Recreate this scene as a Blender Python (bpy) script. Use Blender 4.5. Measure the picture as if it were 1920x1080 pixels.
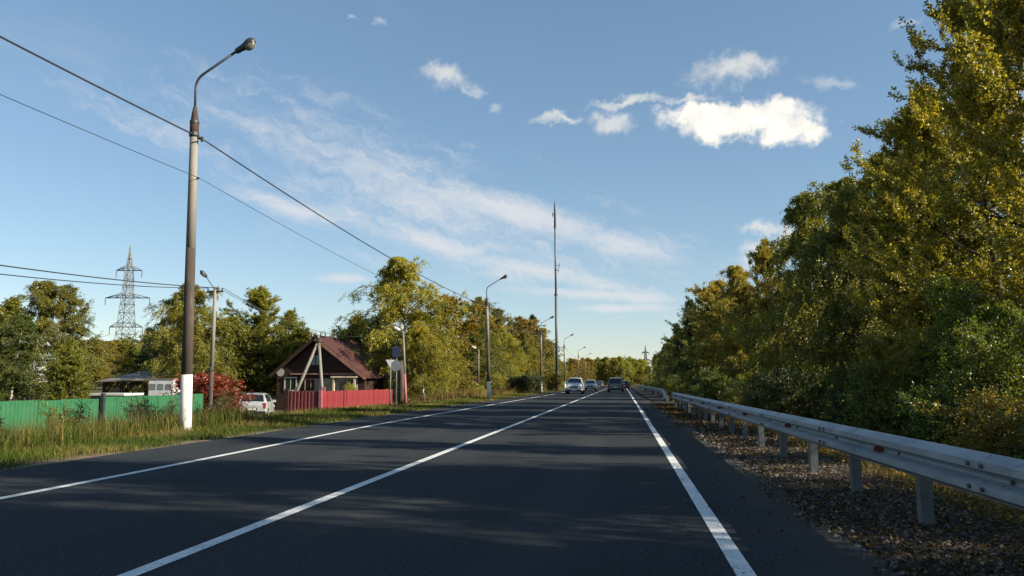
import bpy, bmesh, math, random
import numpy as np
from mathutils import Vector, Matrix

R = math.radians
SC = bpy.context.scene
COL = SC.collection
for o in list(bpy.data.objects):
    bpy.data.objects.remove(o)

# ------------------------------------------------------------------ camera
YAW, PITCH, FPX = R(7.84), R(6.73), 1500.0
CAM = Vector((0.0, 0.0, 1.2))
cd = bpy.data.cameras.new('camera')
cam = bpy.data.objects.new('camera', cd)
COL.objects.link(cam)
cam.location = CAM
cam.rotation_euler = (math.pi / 2 + PITCH, 0, YAW)
cd.sensor_width = 36.0
cd.lens = 36.0 * FPX / 1920.0
cd.clip_start = 0.05
cd.clip_end = 9000
SC.camera = cam

# ------------------------------------------------------------------ sun, sky, exposure
SUN_EL, SUN_BACK = R(25.0), R(11.0)       # elevation; the sun stands to the right, a little behind the camera
sun_dir = Vector((math.cos(SUN_EL) * math.cos(SUN_BACK), -math.cos(SUN_EL) * math.sin(SUN_BACK), math.sin(SUN_EL)))
ld = bpy.data.lights.new('sun', 'SUN')
ld.energy = 5.0
ld.angle = R(0.55)
ld.color = (1.0, 0.90, 0.72)
sun = bpy.data.objects.new('sun', ld)
sun.rotation_euler = sun_dir.to_track_quat('Z', 'Y').to_euler()
sun.location = (60, -10, 40)
COL.objects.link(sun)

SC.view_settings.view_transform = 'Standard'
SC.view_settings.look = 'None'
SC.view_settings.gamma = 1.0
SC.view_settings.use_curve_mapping = False
SC.view_settings.exposure = 1.02

CY, SY, CP, SP = math.cos(YAW), math.sin(YAW), math.cos(PITCH), math.sin(PITCH)
V_R = Vector((CY, SY, 0)); V_F = Vector((-SY * CP, CY * CP, SP)); V_U = Vector((SY * SP, -CY * SP, CP))


def ray(px, py):
    return (V_R * (px - 960) - V_U * (py - 540) + V_F * FPX).normalized()


def at(px, py, Y):
    d = ray(px, py)
    return CAM + d * (Y / d.y)


def at_x(px, py, X):
    d = ray(px, py)
    return CAM + d * (X / d.x)


world = bpy.data.worlds.new('World')
SC.world = world
world.use_nodes = True
wt = world.node_tree
wt.nodes.clear()


def wn(kind, **kw):
    n = wt.nodes.new(kind)
    for k, v in kw.items():
        setattr(n, k, v)
    return n


def wmath(op, a, b=None, clamp=False):
    n = wn('ShaderNodeMath', operation=op, use_clamp=clamp)
    for i, v in enumerate((a, b)):
        if v is None:
            continue
        if isinstance(v, (int, float)):
            n.inputs[i].default_value = v
        else:
            wt.links.new(v, n.inputs[i])
    return n.outputs[0]


def wsmooth(v, lo, hi, to0=0.0, to1=1.0):
    n = wn('ShaderNodeMapRange', interpolation_type='SMOOTHSTEP')
    wt.links.new(v, n.inputs['Value'])
    n.inputs['From Min'].default_value = lo
    n.inputs['From Max'].default_value = hi
    n.inputs['To Min'].default_value = to0
    n.inputs['To Max'].default_value = to1
    return n.outputs[0]


SKY_STRENGTH = 0.093
sky = wn('ShaderNodeTexSky', sky_type='NISHITA')
sky.sun_disc = False
sky.sun_elevation = SUN_EL
sky.sun_rotation = math.atan2(sun_dir.x, sun_dir.y)
sky.altitude = 150
sky.air_density = 1.0
sky.dust_density = 0.12
sky.ozone_density = 3.0
tc = wn('ShaderNodeTexCoord')
sep = wn('ShaderNodeSeparateXYZ')
wt.links.new(tc.outputs['Generated'], sep.inputs[0])
w_az = wmath('ARCTAN2', sep.outputs[0], sep.outputs[1])
w_el = wmath('ARCSINE', sep.outputs[2])
comb = wn('ShaderNodeCombineXYZ')
wt.links.new(w_az, comb.inputs[0]); wt.links.new(w_el, comb.inputs[1])
AE = comb.outputs[0]


def wnoise(vec, scale, detail, rough=0.55, loc=(0, 0, 0), sc=(1, 1, 1), rot=0.0, dist=0.0):
    m = wn('ShaderNodeMapping', vector_type='TEXTURE')
    m.inputs['Location'].default_value = loc
    m.inputs['Rotation'].default_value = (0, 0, rot)
    m.inputs['Scale'].default_value = sc
    wt.links.new(vec, m.inputs[0])
    n = wn('ShaderNodeTexNoise')
    n.inputs['Scale'].default_value = scale
    n.inputs['Detail'].default_value = detail
    n.inputs['Roughness'].default_value = rough
    n.inputs['Distortion'].default_value = dist
    wt.links.new(m.outputs[0], n.inputs['Vector'])
    return n


# warped coordinates so that cloud outlines are ragged
wz = wnoise(AE, 22, 8, 0.62)
wsub = wn('ShaderNodeVectorMath', operation='SUBTRACT')
wt.links.new(wz.outputs['Color'], wsub.inputs[0]); wsub.inputs[1].default_value = (0.5, 0.5, 0.5)
wscl = wn('ShaderNodeVectorMath', operation='SCALE')
wt.links.new(wsub.outputs[0], wscl.inputs[0]); wscl.inputs['Scale'].default_value = 0.06
wadd = wn('ShaderNodeVectorMath', operation='ADD')
wt.links.new(AE, wadd.inputs[0]); wt.links.new(wscl.outputs[0], wadd.inputs[1])
AEW = wadd.outputs[0]


def azel(px, py):
    d = ray(px, py)
    return math.atan2(d.x, d.y), math.asin(d.z)


def blob(px, py, rx, ry, rot, vec):
    """an ellipse in the sky's own azimuth / elevation: 1 at its heart, 0 at its rim"""
    a, e = azel(px, py)
    m = wn('ShaderNodeMapping', vector_type='TEXTURE')
    m.inputs['Location'].default_value = (a, e, 0)
    m.inputs['Rotation'].default_value = (0, 0, R(rot))
    m.inputs['Scale'].default_value = (rx / FPX, ry / FPX, 1)
    wt.links.new(vec, m.inputs[0])
    l = wn('ShaderNodeVectorMath', operation='LENGTH')
    wt.links.new(m.outputs[0], l.inputs[0])
    return wmath('SUBTRACT', 1.0, l.outputs['Value'])


def wmax(vals):
    r = vals[0]
    for v in vals[1:]:
        r = wmath('MAXIMUM', r, v)
    return r


puff = wnoise(AE, 48, 9, 0.66).outputs['Fac']
puffo = wmath('MULTIPLY', wmath('SUBTRACT', puff, 0.5), 1.5)
thick = wmax([blob(1395, 226, 150, 40, -3, AEW), blob(1480, 248, 75, 32, 0, AEW), blob(1330, 214, 110, 26, 0, AEW)])
thick = wsmooth(wmath('ADD', thick, wmath('MULTIPLY', puffo, 0.7)), -0.10, 0.55)
mid = wmax([blob(1372, 128, 105, 34, 8, AEW), blob(1400, 112, 60, 26, 0, AEW), blob(1150, 232, 52, 24, -16, AEW),
            blob(1045, 228, 60, 15, 0, AEW), blob(1180, 190, 105, 14, 3, AEW), blob(1290, 186, 90, 10, 0, AEW),
            blob(835, 142, 68, 32, -6, AEW), blob(1430, 430, 48, 17, 3, AEW), blob(1478, 448, 46, 30, 10, AEW),
            blob(1440, 478, 80, 24, 0, AEW)])
mid = wsmooth(wmath('ADD', mid, puffo), -0.05, 1.0, 0, 0.78)
faint = wmax([blob(1562, 158, 64, 15, -17, AEW), blob(705, 45, 24, 13, 0, AEW), blob(655, 36, 16, 8, 0, AEW),
              blob(930, 214, 24, 14, 0, AEW), blob(1690, 38, 40, 10, 10, AEW), blob(890, 165, 30, 12, 0, AEW)])
faint = wsmooth(wmath('ADD', faint, wmath('MULTIPLY', puffo, 0.7)), 0.1, 0.9, 0, 0.45)
# high cirrus: long streaks falling to the right
str1 = wnoise(AEW, 9, 7, 0.66, sc=(2.6, 0.55, 1), rot=R(-17)).outputs['Fac']
str2 = wnoise(AEW, 46, 8, 0.7, loc=(3, 1, 0), sc=(2.6, 0.6, 1), rot=R(-17)).outputs['Fac']
strk = wmath('ADD', wmath('MULTIPLY', wmath('SUBTRACT', str1, 0.5), 1.7), wmath('MULTIPLY', wmath('SUBTRACT', str2, 0.5), 0.8))
cir = wmax([blob(985, 402, 350, 46, -15, AE), blob(1175, 458, 150, 44, -14, AE), blob(800, 455, 350, 40, -16, AE), blob(1010, 508, 260, 26, -13, AE),
            wmath('MULTIPLY', blob(840, 405, 580, 120, -17, AE), 0.55), wmath('MULTIPLY', blob(480, 245, 230, 60, -24, AE), 0.55), blob(1120, 552, 220, 16, -4, AE), blob(1160, 578, 130, 12, 0, AE), blob(640, 522, 60, 12, 0, AE),
            blob(560, 395, 160, 26, -14, AE)])
cirrus = wsmooth(wmath('ADD', cir, wmath('MULTIPLY', strk, 1.4)), -0.06, 1.08, 0, 0.90)
# a thin veil of the same cirrus goes on over the rest of the sky
veil = wnoise(AE, 3.0, 6, 0.6, loc=(5, 2, 0), sc=(2.0, 0.6, 1), rot=R(-15)).outputs['Fac']
veil = wsmooth(veil, 0.56, 0.9, 0, 0.35)


def wmix(fac, a, b):
    n = wn('ShaderNodeMix', data_type='RGBA')
    wt.links.new(fac, n.inputs['Factor'])
    for s, v in (('A', a), ('B', b)):
        i = [x for x in n.inputs if x.name == s and x.type == 'RGBA'][0]
        if isinstance(v, tuple):
            i.default_value = v
        else:
            wt.links.new(v, i)
    return [x for x in n.outputs if x.type == 'RGBA'][0]


CB = 0.56 / SKY_STRENGTH
hsv = wn('ShaderNodeHueSaturation')
gam = wn('ShaderNodeGamma')
gam.inputs['Gamma'].default_value = 0.72
wt.links.new(sky.outputs[0], gam.inputs['Color'])
wt.links.new(gam.outputs[0], hsv.inputs['Color'])
hsv.inputs['Saturation'].default_value = 1.12
hsv.inputs['Hue'].default_value = 0.497
hsv.inputs['Value'].default_value = 1.18
col = wmix(veil, hsv.outputs[0], (0.55 * CB, 0.58 * CB, 0.62 * CB, 1))
col = wmix(cirrus, col, (0.66 * CB, 0.68 * CB, 0.71 * CB, 1))
col = wmix(faint, col, (0.62 * CB, 0.66 * CB, 0.70 * CB, 1))
col = wmix(mid, col, (0.74 * CB, 0.74 * CB, 0.70 * CB, 1))
base_sh = wsmooth(wnoise(AE, 30, 6, 0.6, loc=(2, 7, 0)).outputs['Fac'], 0.40, 0.66)
cumcol = wmix(base_sh, (1.12 * CB, 1.04 * CB, 0.88 * CB, 1), (0.80 * CB, 0.79 * CB, 0.76 * CB, 1))
col = wmix(thick, col, cumcol)
bg = wn('ShaderNodeBackground')
wt.links.new(col, bg.inputs[0])
bg.inputs[1].default_value = SKY_STRENGTH
wo = wn('ShaderNodeOutputWorld')
wt.links.new(bg.outputs[0], wo.inputs[0])

SC.cycles.max_bounces = 6
SC.cycles.transparent_max_bounces = 8
SC.cycles.use_denoising = True


# ------------------------------------------------------------------ materials
class NT:
    def __init__(s, name):
        s.m = bpy.data.materials.new(name)
        s.m.use_nodes = True
        s.t = s.m.node_tree
        s.t.nodes.clear()

    def n(s, kind, **kw):
        x = s.t.nodes.new(kind)
        for k, v in kw.items():
            setattr(x, k, v)
        return x

    def l(s, a, b):
        s.t.links.new(a, b)

    def noise(s, scale, detail=4, rough=0.55, vec=None, dist=0.0):
        x = s.n('ShaderNodeTexNoise')
        x.inputs['Scale'].default_value = scale
        x.inputs['Detail'].default_value = detail
        x.inputs['Roughness'].default_value = rough
        x.inputs['Distortion'].default_value = dist
        if vec is not None:
            s.l(vec, x.inputs['Vector'])
        return x.outputs['Fac']

    def mapping(s, vec, sc):
        x = s.n('ShaderNodeMapping')
        x.inputs['Scale'].default_value = sc
        s.l(vec, x.inputs[0])
        return x.outputs[0]

    def obj(s):
        return s.n('ShaderNodeTexCoord').outputs['Object']

    def pos(s):
        return s.n('ShaderNodeNewGeometry').outputs['Position']

    def ramp(s, fac, stops):
        x = s.n('ShaderNodeValToRGB')
        e = x.color_ramp.elements
        while len(e) < len(stops):
            e.new(0.5)
        for i, (p, c) in enumerate(stops):
            e[i].position = p
            e[i].color = (*c, 1) if len(c) == 3 else c
        s.l(fac, x.inputs[0])
        return x.outputs[0]

    def mix(s, fac, a, b, blend='MIX'):
        x = s.n('ShaderNodeMix', data_type='RGBA', blend_type=blend)
        for sock, v in ((x.inputs['Factor'], fac), ([i for i in x.inputs if i.name == 'A' and i.type == 'RGBA'][0], a),
                        ([i for i in x.inputs if i.name == 'B' and i.type == 'RGBA'][0], b)):
            if isinstance(v, (int, float)):
                sock.default_value = v
            elif isinstance(v, tuple):
                sock.default_value = (*v, 1) if len(v) == 3 else v
            else:
                s.l(v, sock)
        return [o for o in x.outputs if o.type == 'RGBA'][0]

    def math(s, op, a, b=None, clamp=False):
        x = s.n('ShaderNodeMath', operation=op, use_clamp=clamp)
        for i, v in enumerate((a, b)):
            if v is None:
                continue
            if isinstance(v, (int, float)):
                x.inputs[i].default_value = v
            else:
                s.l(v, x.inputs[i])
        return x.outputs[0]

    def smooth(s, v, lo, hi):
        x = s.n('ShaderNodeMapRange', interpolation_type='SMOOTHSTEP')
        s.l(v, x.inputs['Value'])
        x.inputs['From Min'].default_value = lo
        x.inputs['From Max'].default_value = hi
        return x.outputs[0]

    def bump(s, h, strength=0.3, dist=0.02):
        x = s.n('ShaderNodeBump')
        x.inputs['Strength'].default_value = strength
        x.inputs['Distance'].default_value = dist
        s.l(h, x.inputs['Height'])
        return x.outputs[0]

    def principled(s, color, rough=0.6, metal=0.0, spec=0.5, normal=None, coat=0.0):
        p = s.n('ShaderNodeBsdfPrincipled')
        if isinstance(color, tuple):
            p.inputs['Base Color'].default_value = (*color[:3], 1)
        else:
            s.l(color, p.inputs['Base Color'])
        if isinstance(rough, (int, float)):
            p.inputs['Roughness'].default_value = rough
        else:
            s.l(rough, p.inputs['Roughness'])
        p.inputs['Metallic'].default_value = metal
        p.inputs['Specular IOR Level'].default_value = spec
        p.inputs['Coat Weight'].default_value = coat
        if normal is not None:
            s.l(normal, p.inputs['Normal'])
        o = s.n('ShaderNodeOutputMaterial')
        s.l(p.outputs[0], o.inputs[0])
        return s.m


def worn(name, base, var=0.25, scale=3.0, rough=0.6, metal=0.0, spec=0.5, bump=0.0, bscale=40, dirt=None, stretch=(1, 1, 1), coat=0.0):
    """a plain painted or mineral surface with blotches and grain"""
    t = NT(name)
    v = t.mapping(t.obj(), stretch)
    n1 = t.noise(scale, 5, 0.6, v)
    lo = tuple(c * (1 - var) for c in base)
    hi = tuple(min(1, c * (1 + var * 0.7)) for c in base)
    c = t.ramp(n1, [(0.3, lo), (0.7, hi)])
    if dirt:
        n2 = t.noise(scale * 2.3, 6, 0.65, v)
        c = t.mix(t.smooth(n2, 0.52, 0.72), c, dirt)
    nb = t.bump(t.noise(bscale, 4, 0.6, v), bump, 0.01) if bump else None
    return t.principled(c, rough, metal, spec, nb, coat)


M = {}
# asphalt
t = NT('asphalt')
p = t.pos()
ag = t.math('ADD', t.math('MULTIPLY', t.noise(95, 3, 0.7, p), 0.6), t.math('MULTIPLY', t.noise(24, 4, 0.75, p), 0.4))
long_ = t.noise(1.0, 5, 0.6, t.mapping(p, (1.3, 0.03, 1)))
patch = t.noise(0.35, 4, 0.6, p)
c = t.ramp(ag, [(0.34, (0.0085, 0.0115, 0.014)), (0.50, (0.026, 0.031, 0.036)), (0.66, (0.088, 0.092, 0.096))])
c = t.mix(t.math('MULTIPLY', t.smooth(long_, 0.42, 0.72), 0.45), c, (0.044, 0.048, 0.052))
c = t.mix(t.math('MULTIPLY', t.smooth(patch, 0.45, 0.75), 0.4), c, (0.015, 0.0175, 0.0205))
sxr = t.n('ShaderNodeSeparateXYZ'); t.l(p, sxr.inputs[0])
trk = t.math('SINE', t.math('MULTIPLY', t.math('ADD', sxr.outputs[0], 3.08), 2 * math.pi / 1.9))
c = t.mix(t.math('MULTIPLY', t.smooth(t.math('ADD', trk, t.math('MULTIPLY', long_, 1.2)), 0.7, 1.7), 0.22), c, (0.055, 0.058, 0.060))
crk = t.n('ShaderNodeTexVoronoi', feature='DISTANCE_TO_EDGE'); crk.inputs['Scale'].default_value = 0.22
t.l(t.mapping(p, (1.0, 0.45, 1)), crk.inputs['Vector'])
wig = t.math('ADD', crk.outputs['Distance'], t.math('MULTIPLY', t.math('SUBTRACT', t.noise(3, 4, 0.6, p), 0.5), 0.03))
gate = t.smooth(t.noise(0.12, 2, 0.5, p), 0.52, 0.60)
c = t.mix(t.math('MULTIPLY', t.math('SUBTRACT', 1.0, t.smooth(t.math('ABSOLUTE', wig), 0.0, 0.006)), t.math('MULTIPLY', gate, 0.55)), c, (0.007, 0.008, 0.009))
dust = t.smooth(t.math('ADD', sxr.outputs[0], t.math('MULTIPLY', t.noise(1.6, 5, 0.7, p), 1.3)), 1.55, 2.5)
c = t.mix(t.math('MULTIPLY', dust, 0.55), c, (0.085, 0.070, 0.052))
M['asphalt'] = t.principled(c, 0.92, 0, 0.08, t.bump(t.noise(140, 2, 0.6, p), 0.55, 0.008))
# road paint, worn through to the asphalt in specks
t = NT('road_paint')
p = t.pos()
w = t.noise(30, 5, 0.7, p)
w2 = t.noise(1.1, 4, 0.6, p)
f = t.smooth(t.math('ADD', w, t.math('MULTIPLY', w2, 0.35)), 0.70, 0.88)
c = t.mix(f, t.ramp(t.noise(6, 4, 0.6, p), [(0.3, (0.56, 0.56, 0.53)), (0.7, (0.78, 0.78, 0.75))]), (0.12, 0.12, 0.118))
M['paint'] = t.principled(c, 0.7, 0, 0.4, t.bump(w, 0.3, 0.004))
# earth: short turf, sand strip at the asphalt's edge, litter-covered soil on the right
t = NT('earth')
p = t.pos()
sx = t.n('ShaderNodeSeparateXYZ'); t.l(p, sx.inputs[0])
wob = t.math('MULTIPLY', t.math('SUBTRACT', t.noise(0.9, 5, 0.65, p), 0.5), 1.6)
xx = t.math('ADD', sx.outputs[0], wob)
g1 = t.noise(0.5, 6, 0.65, p); g2 = t.noise(7, 5, 0.7, p)
turf = t.ramp(t.math('ADD', t.math('MULTIPLY', g1, 0.6), t.math('MULTIPLY', g2, 0.4)),
              [(0.32, (0.030, 0.040, 0.012)), (0.47, (0.062, 0.072, 0.020)), (0.60, (0.13, 0.115, 0.042))])
sand = t.ramp(g2, [(0.3, (0.12, 0.09, 0.055)), (0.7, (0.26, 0.20, 0.13))])
soil = t.ramp(t.noise(14, 6, 0.75, p), [(0.3, (0.018, 0.015, 0.012)), (0.55, (0.05, 0.042, 0.034)), (0.78, (0.15, 0.125, 0.095))])
wood = t.ramp(g2, [(0.3, (0.028, 0.026, 0.010)), (0.55, (0.075, 0.058, 0.020)), (0.75, (0.16, 0.11, 0.035))])
c = t.mix(t.smooth(xx, -9.35, -8.75), turf, sand)
c = t.mix(t.smooth(xx, -6, -4), c, soil)
c = t.mix(t.smooth(xx, 2.9, 4.0), c, wood)
M['earth'] = t.principled(c, 0.95, 0, 0.15, t.bump(t.noise(18, 6, 0.75, p), 0.8, 0.05))


def leafmat(name, green, dark, trans=0.5, gloss=0.05):
    """per-leaf attribute: R = how far turned to the tree's autumn colour (the object colour), G = tone"""
    t = NT(name)
    a = t.n('ShaderNodeAttribute'); a.attribute_name = 'leaf'
    s = t.n('ShaderNodeSeparateColor'); t.l(a.outputs['Color'], s.inputs[0])
    oi = t.n('ShaderNodeObjectInfo')
    c = t.mix(s.outputs[0], green, oi.outputs['Color'])
    c = t.mix(s.outputs[1], t.mix(1.0, c, dark, 'MULTIPLY'), c)
    d = t.n('ShaderNodeBsdfDiffuse'); t.l(c, d.inputs[0])
    tr = t.n('ShaderNodeBsdfTranslucent')
    t.l(t.mix(1.0, c, (1.2, 1.2, 0.55), 'MULTIPLY'), tr.inputs[0])
    m = t.n('ShaderNodeMixShader'); m.inputs[0].default_value = trans
    t.l(d.outputs[0], m.inputs[1]); t.l(tr.outputs[0], m.inputs[2])
    g = t.n('ShaderNodeBsdfGlossy'); g.inputs['Roughness'].default_value = 0.45
    m2 = t.n('ShaderNodeMixShader'); m2.inputs[0].default_value = gloss
    t.l(m.outputs[0], m2.inputs[1]); t.l(g.outputs[0], m2.inputs[2])
    o = t.n('ShaderNodeOutputMaterial'); t.l(m2.outputs[0], o.inputs[0])
    return t.m


M['leaf'] = leafmat('leaf', (0.094, 0.128, 0.018), (0.45, 0.48, 0.45))
M['needle'] = leafmat('needle', (0.018, 0.036, 0.014), (0.5, 0.55, 0.55), 0.1)


def bladeMat(name, trans=0.3):
    t = NT(name)
    a = t.n('ShaderNodeAttribute'); a.attribute_name = 'leaf'
    d = t.n('ShaderNodeBsdfDiffuse'); t.l(a.outputs['Color'], d.inputs[0])
    tr = t.n('ShaderNodeBsdfTranslucent'); t.l(a.outputs['Color'], tr.inputs[0])
    m = t.n('ShaderNodeMixShader'); m.inputs[0].default_value = trans
    t.l(d.outputs[0], m.inputs[1]); t.l(tr.outputs[0], m.inputs[2])
    o = t.n('ShaderNodeOutputMaterial'); t.l(m.outputs[0], o.inputs[0])
    return t.m


M['blade'] = bladeMat('grass_blade')
M['litter'] = bladeMat('fallen_leaf', 0.12)
def sheetmat(name, base, faded):
    t = NT(name)
    v = t.obj()
    oi = t.n('ShaderNodeObjectInfo')
    c = t.mix(t.smooth(t.noise(1.7, 5, 0.65, v), 0.35, 0.75), base, faded)
    c = t.mix(t.math('MULTIPLY', oi.outputs['Random'], 0.45), c, faded)
    sz = t.n('ShaderNodeSeparateXYZ'); t.l(v, sz.inputs[0])
    mud = t.math('SUBTRACT', t.math('MULTIPLY', t.noise(3, 5, 0.7, v), 0.9), sz.outputs[2])
    c = t.mix(t.smooth(mud, -0.1, 0.35), c, (0.09, 0.075, 0.05))
    streak = t.noise(5, 4, 0.7, t.mapping(v, (4, 4, 0.25)))
    c = t.mix(t.math('MULTIPLY', t.smooth(streak, 0.56, 0.75), 0.45), c, (0.10, 0.095, 0.08))
    return t.principled(c, 0.55, 0, 0.35, t.bump(t.noise(2.2, 3, 0.5, v), 0.25, 0.02))


# birch bark
t = NT('birch_bark')
v = t.obj()
marks = t.noise(5.0, 4, 0.7, t.mapping(v, (1, 1, 3.2)))
base = t.ramp(t.noise(2.0, 4, 0.6, v), [(0.3, (0.36, 0.33, 0.28)), (0.7, (0.62, 0.58, 0.52))])
c = t.mix(t.smooth(marks, 0.55, 0.62), base, (0.03, 0.027, 0.024))
M['birch'] = t.principled(c, 0.8, 0, 0.2, t.bump(marks, 0.4, 0.02))
M['bark'] = worn('bark', (0.085, 0.068, 0.05), 0.5, 6, 0.92, spec=0.15, bump=0.8, bscale=14, stretch=(1, 1, 0.3))
M['twig'] = worn('twig_bark', (0.06, 0.045, 0.035), 0.4, 8, 0.9, spec=0.15)
M['concrete'] = worn('weathered_concrete', (0.23, 0.21, 0.185), 0.3, 1.4, 0.9, spec=0.2, bump=0.35, bscale=60, dirt=(0.15, 0.125, 0.10), stretch=(1, 1, 0.25))
M['concrete_dark'] = worn('shaded_concrete', (0.075, 0.062, 0.052), 0.45, 1.6, 0.9, spec=0.2, bump=0.35, bscale=60, dirt=(0.14, 0.118, 0.095), stretch=(1, 1, 0.25))  # dark tone paints the shade on the street lamp's lower shaft into its colour
M['whitewash'] = worn('whitewash', (0.62, 0.60, 0.56), 0.15, 3, 0.9, spec=0.2, bump=0.3, bscale=50, dirt=(0.38, 0.35, 0.30))
M['rust'] = worn('rusty_steel', (0.065, 0.042, 0.034), 0.5, 9, 0.85, spec=0.3, bump=0.4, bscale=60)
M['steel_dark'] = worn('dark_steel', (0.045, 0.05, 0.055), 0.3, 5, 0.5, 0.4, bump=0.1)
t = NT('galvanised_steel')
v = t.obj()
c = t.ramp(t.noise(5, 5, 0.6, t.mapping(v, (1, 0.35, 1))), [(0.3, (0.20, 0.225, 0.24)), (0.7, (0.32, 0.355, 0.375))])
c = t.mix(t.math('MULTIPLY', t.smooth(t.noise(1.6, 6, 0.7, v), 0.48, 0.72), 0.6), c, (0.14, 0.14, 0.13))
c = t.mix(t.math('MULTIPLY', t.smooth(t.noise(9, 5, 0.7, t.mapping(v, (1, 0.6, 1.6))), 0.63, 0.69), 0.75), c, (0.045, 0.045, 0.045))
c = t.mix(t.math('MULTIPLY', t.smooth(t.noise(3.5, 5, 0.7, t.mapping(v, (1, 1.6, 0.3))), 0.58, 0.75), 0.5), c, (0.13, 0.105, 0.075))
M['galv'] = t.principled(c, 0.55, 0.3, 0.5, t.bump(t.noise(7, 4, 0.6, v), 0.2, 0.01))
M['galv_dull'] = worn('dull_zinc', (0.12, 0.135, 0.14), 0.25, 6, 0.6, 0.3, bump=0.15, bscale=40, dirt=(0.10, 0.10, 0.095))
M['bolt'] = worn('bolt_steel', (0.13, 0.13, 0.13), 0.3, 10, 0.5, 0.7)
M['reflector'] = worn('red_reflector', (0.17, 0.03, 0.025), 0.3, 12, 0.35)
M['reflector_white'] = worn('white_reflector', (0.42, 0.42, 0.42), 0.3, 12, 0.35)
M['lens'] = worn('lamp_glass', (0.13, 0.12, 0.10), 0.2, 6, 0.15)
M['lamp_light'] = worn('light_lamp_housing', (0.55, 0.55, 0.52), 0.15, 6, 0.5)
M['cable'] = worn('black_cable', (0.022, 0.022, 0.024), 0.2, 5, 0.6)
M['green_sheet'] = sheetmat('green_profiled_sheet', (0.018, 0.110, 0.042), (0.034, 0.138, 0.066))
M['red_sheet'] = sheetmat('red_profiled_sheet', (0.19, 0.016, 0.022), (0.22, 0.030, 0.036))
M['dark_red_sheet'] = worn('dark_red_sheet', (0.16, 0.018, 0.024), 0.25, 1.3, 0.55)
M['pink_post'] = worn('pinkish_post', (0.36, 0.10, 0.12), 0.25, 3, 0.6)
M['roof_red'] = worn('brown_red_roof_sheet', (0.085, 0.032, 0.027), 0.4, 0.9, 0.6, spec=0.35, dirt=(0.06, 0.028, 0.025), stretch=(1, 1, 1))
M['board_dark'] = worn('dark_brown_boards', (0.042, 0.023, 0.017), 0.4, 2, 0.85, spec=0.2, bump=0.4, bscale=9, stretch=(0.4, 1, 6))
M['board_lit'] = worn('sunlit_reddish_board', (0.28, 0.135, 0.095), 0.3, 2, 0.7)  # reddish board, with the sunlight on the right eave put into its tone
M['trim'] = worn('pale_window_trim', (0.40, 0.38, 0.33), 0.15, 4, 0.7)
M['cream'] = worn('cream_porch', (0.62, 0.50, 0.36), 0.2, 2, 0.8)
M['beige_wall'] = worn('beige_wall', (0.30, 0.24, 0.17), 0.3, 1.5, 0.85)
M['grey_roof'] = worn('grey_brown_roof', (0.20, 0.175, 0.16), 0.25, 1.2, 0.85)
M['white_metal'] = worn('white_cladding', (0.70, 0.69, 0.66), 0.12, 1.5, 0.6, dirt=(0.5, 0.48, 0.44))
M['glass'] = worn('window_glass', (0.012, 0.018, 0.02), 0.2, 2, 0.08, spec=0.6)
M['curtain'] = worn('pale_attic_pane', (0.20, 0.24, 0.25), 0.2, 2, 0.35)
M['car_white'] = worn('white_car_paint', (0.66, 0.66, 0.67), 0.06, 2, 0.35, coat=0.6)
M['car_silver'] = worn('silver_car_paint', (0.44, 0.45, 0.46), 0.08, 2, 0.35, 0.25, coat=0.6)
M['car_grey'] = worn('grey_green_car_paint', (0.13, 0.15, 0.14), 0.1, 2, 0.35, 0.25, coat=0.6)
M['car_dark'] = worn('dark_car_paint', (0.025, 0.027, 0.03), 0.1, 2, 0.35, coat=0.6)
M['tyre'] = worn('tyre_rubber', (0.016, 0.016, 0.016), 0.2, 6, 0.85)
M['rim'] = worn('alloy_rim', (0.40, 0.40, 0.41), 0.15, 6, 0.35, 0.7)
M['black_plastic'] = worn('black_plastic', (0.014, 0.014, 0.015), 0.2, 6, 0.55)
M['headlamp'] = worn('headlamp_glass', (0.80, 0.80, 0.78), 0.1, 6, 0.12)
M['taillamp'] = worn('tail_lamp_red', (0.28, 0.012, 0.012), 0.2, 6, 0.2)
M['plate'] = worn('plate_white', (0.65, 0.65, 0.65), 0.05, 6, 0.4)
M['sign_back'] = worn('grey_sign_back', (0.24, 0.26, 0.27), 0.15, 4, 0.55, 0.2)
M['sign_white'] = worn('white_sign_face', (0.78, 0.78, 0.76), 0.05, 4, 0.45)
M['sign_blue'] = worn('blue_sign_face', (0.03, 0.042, 0.10), 0.15, 4, 0.45)
M['sign_red'] = worn('red_sign_rim', (0.42, 0.03, 0.03), 0.15, 4, 0.45)


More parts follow.
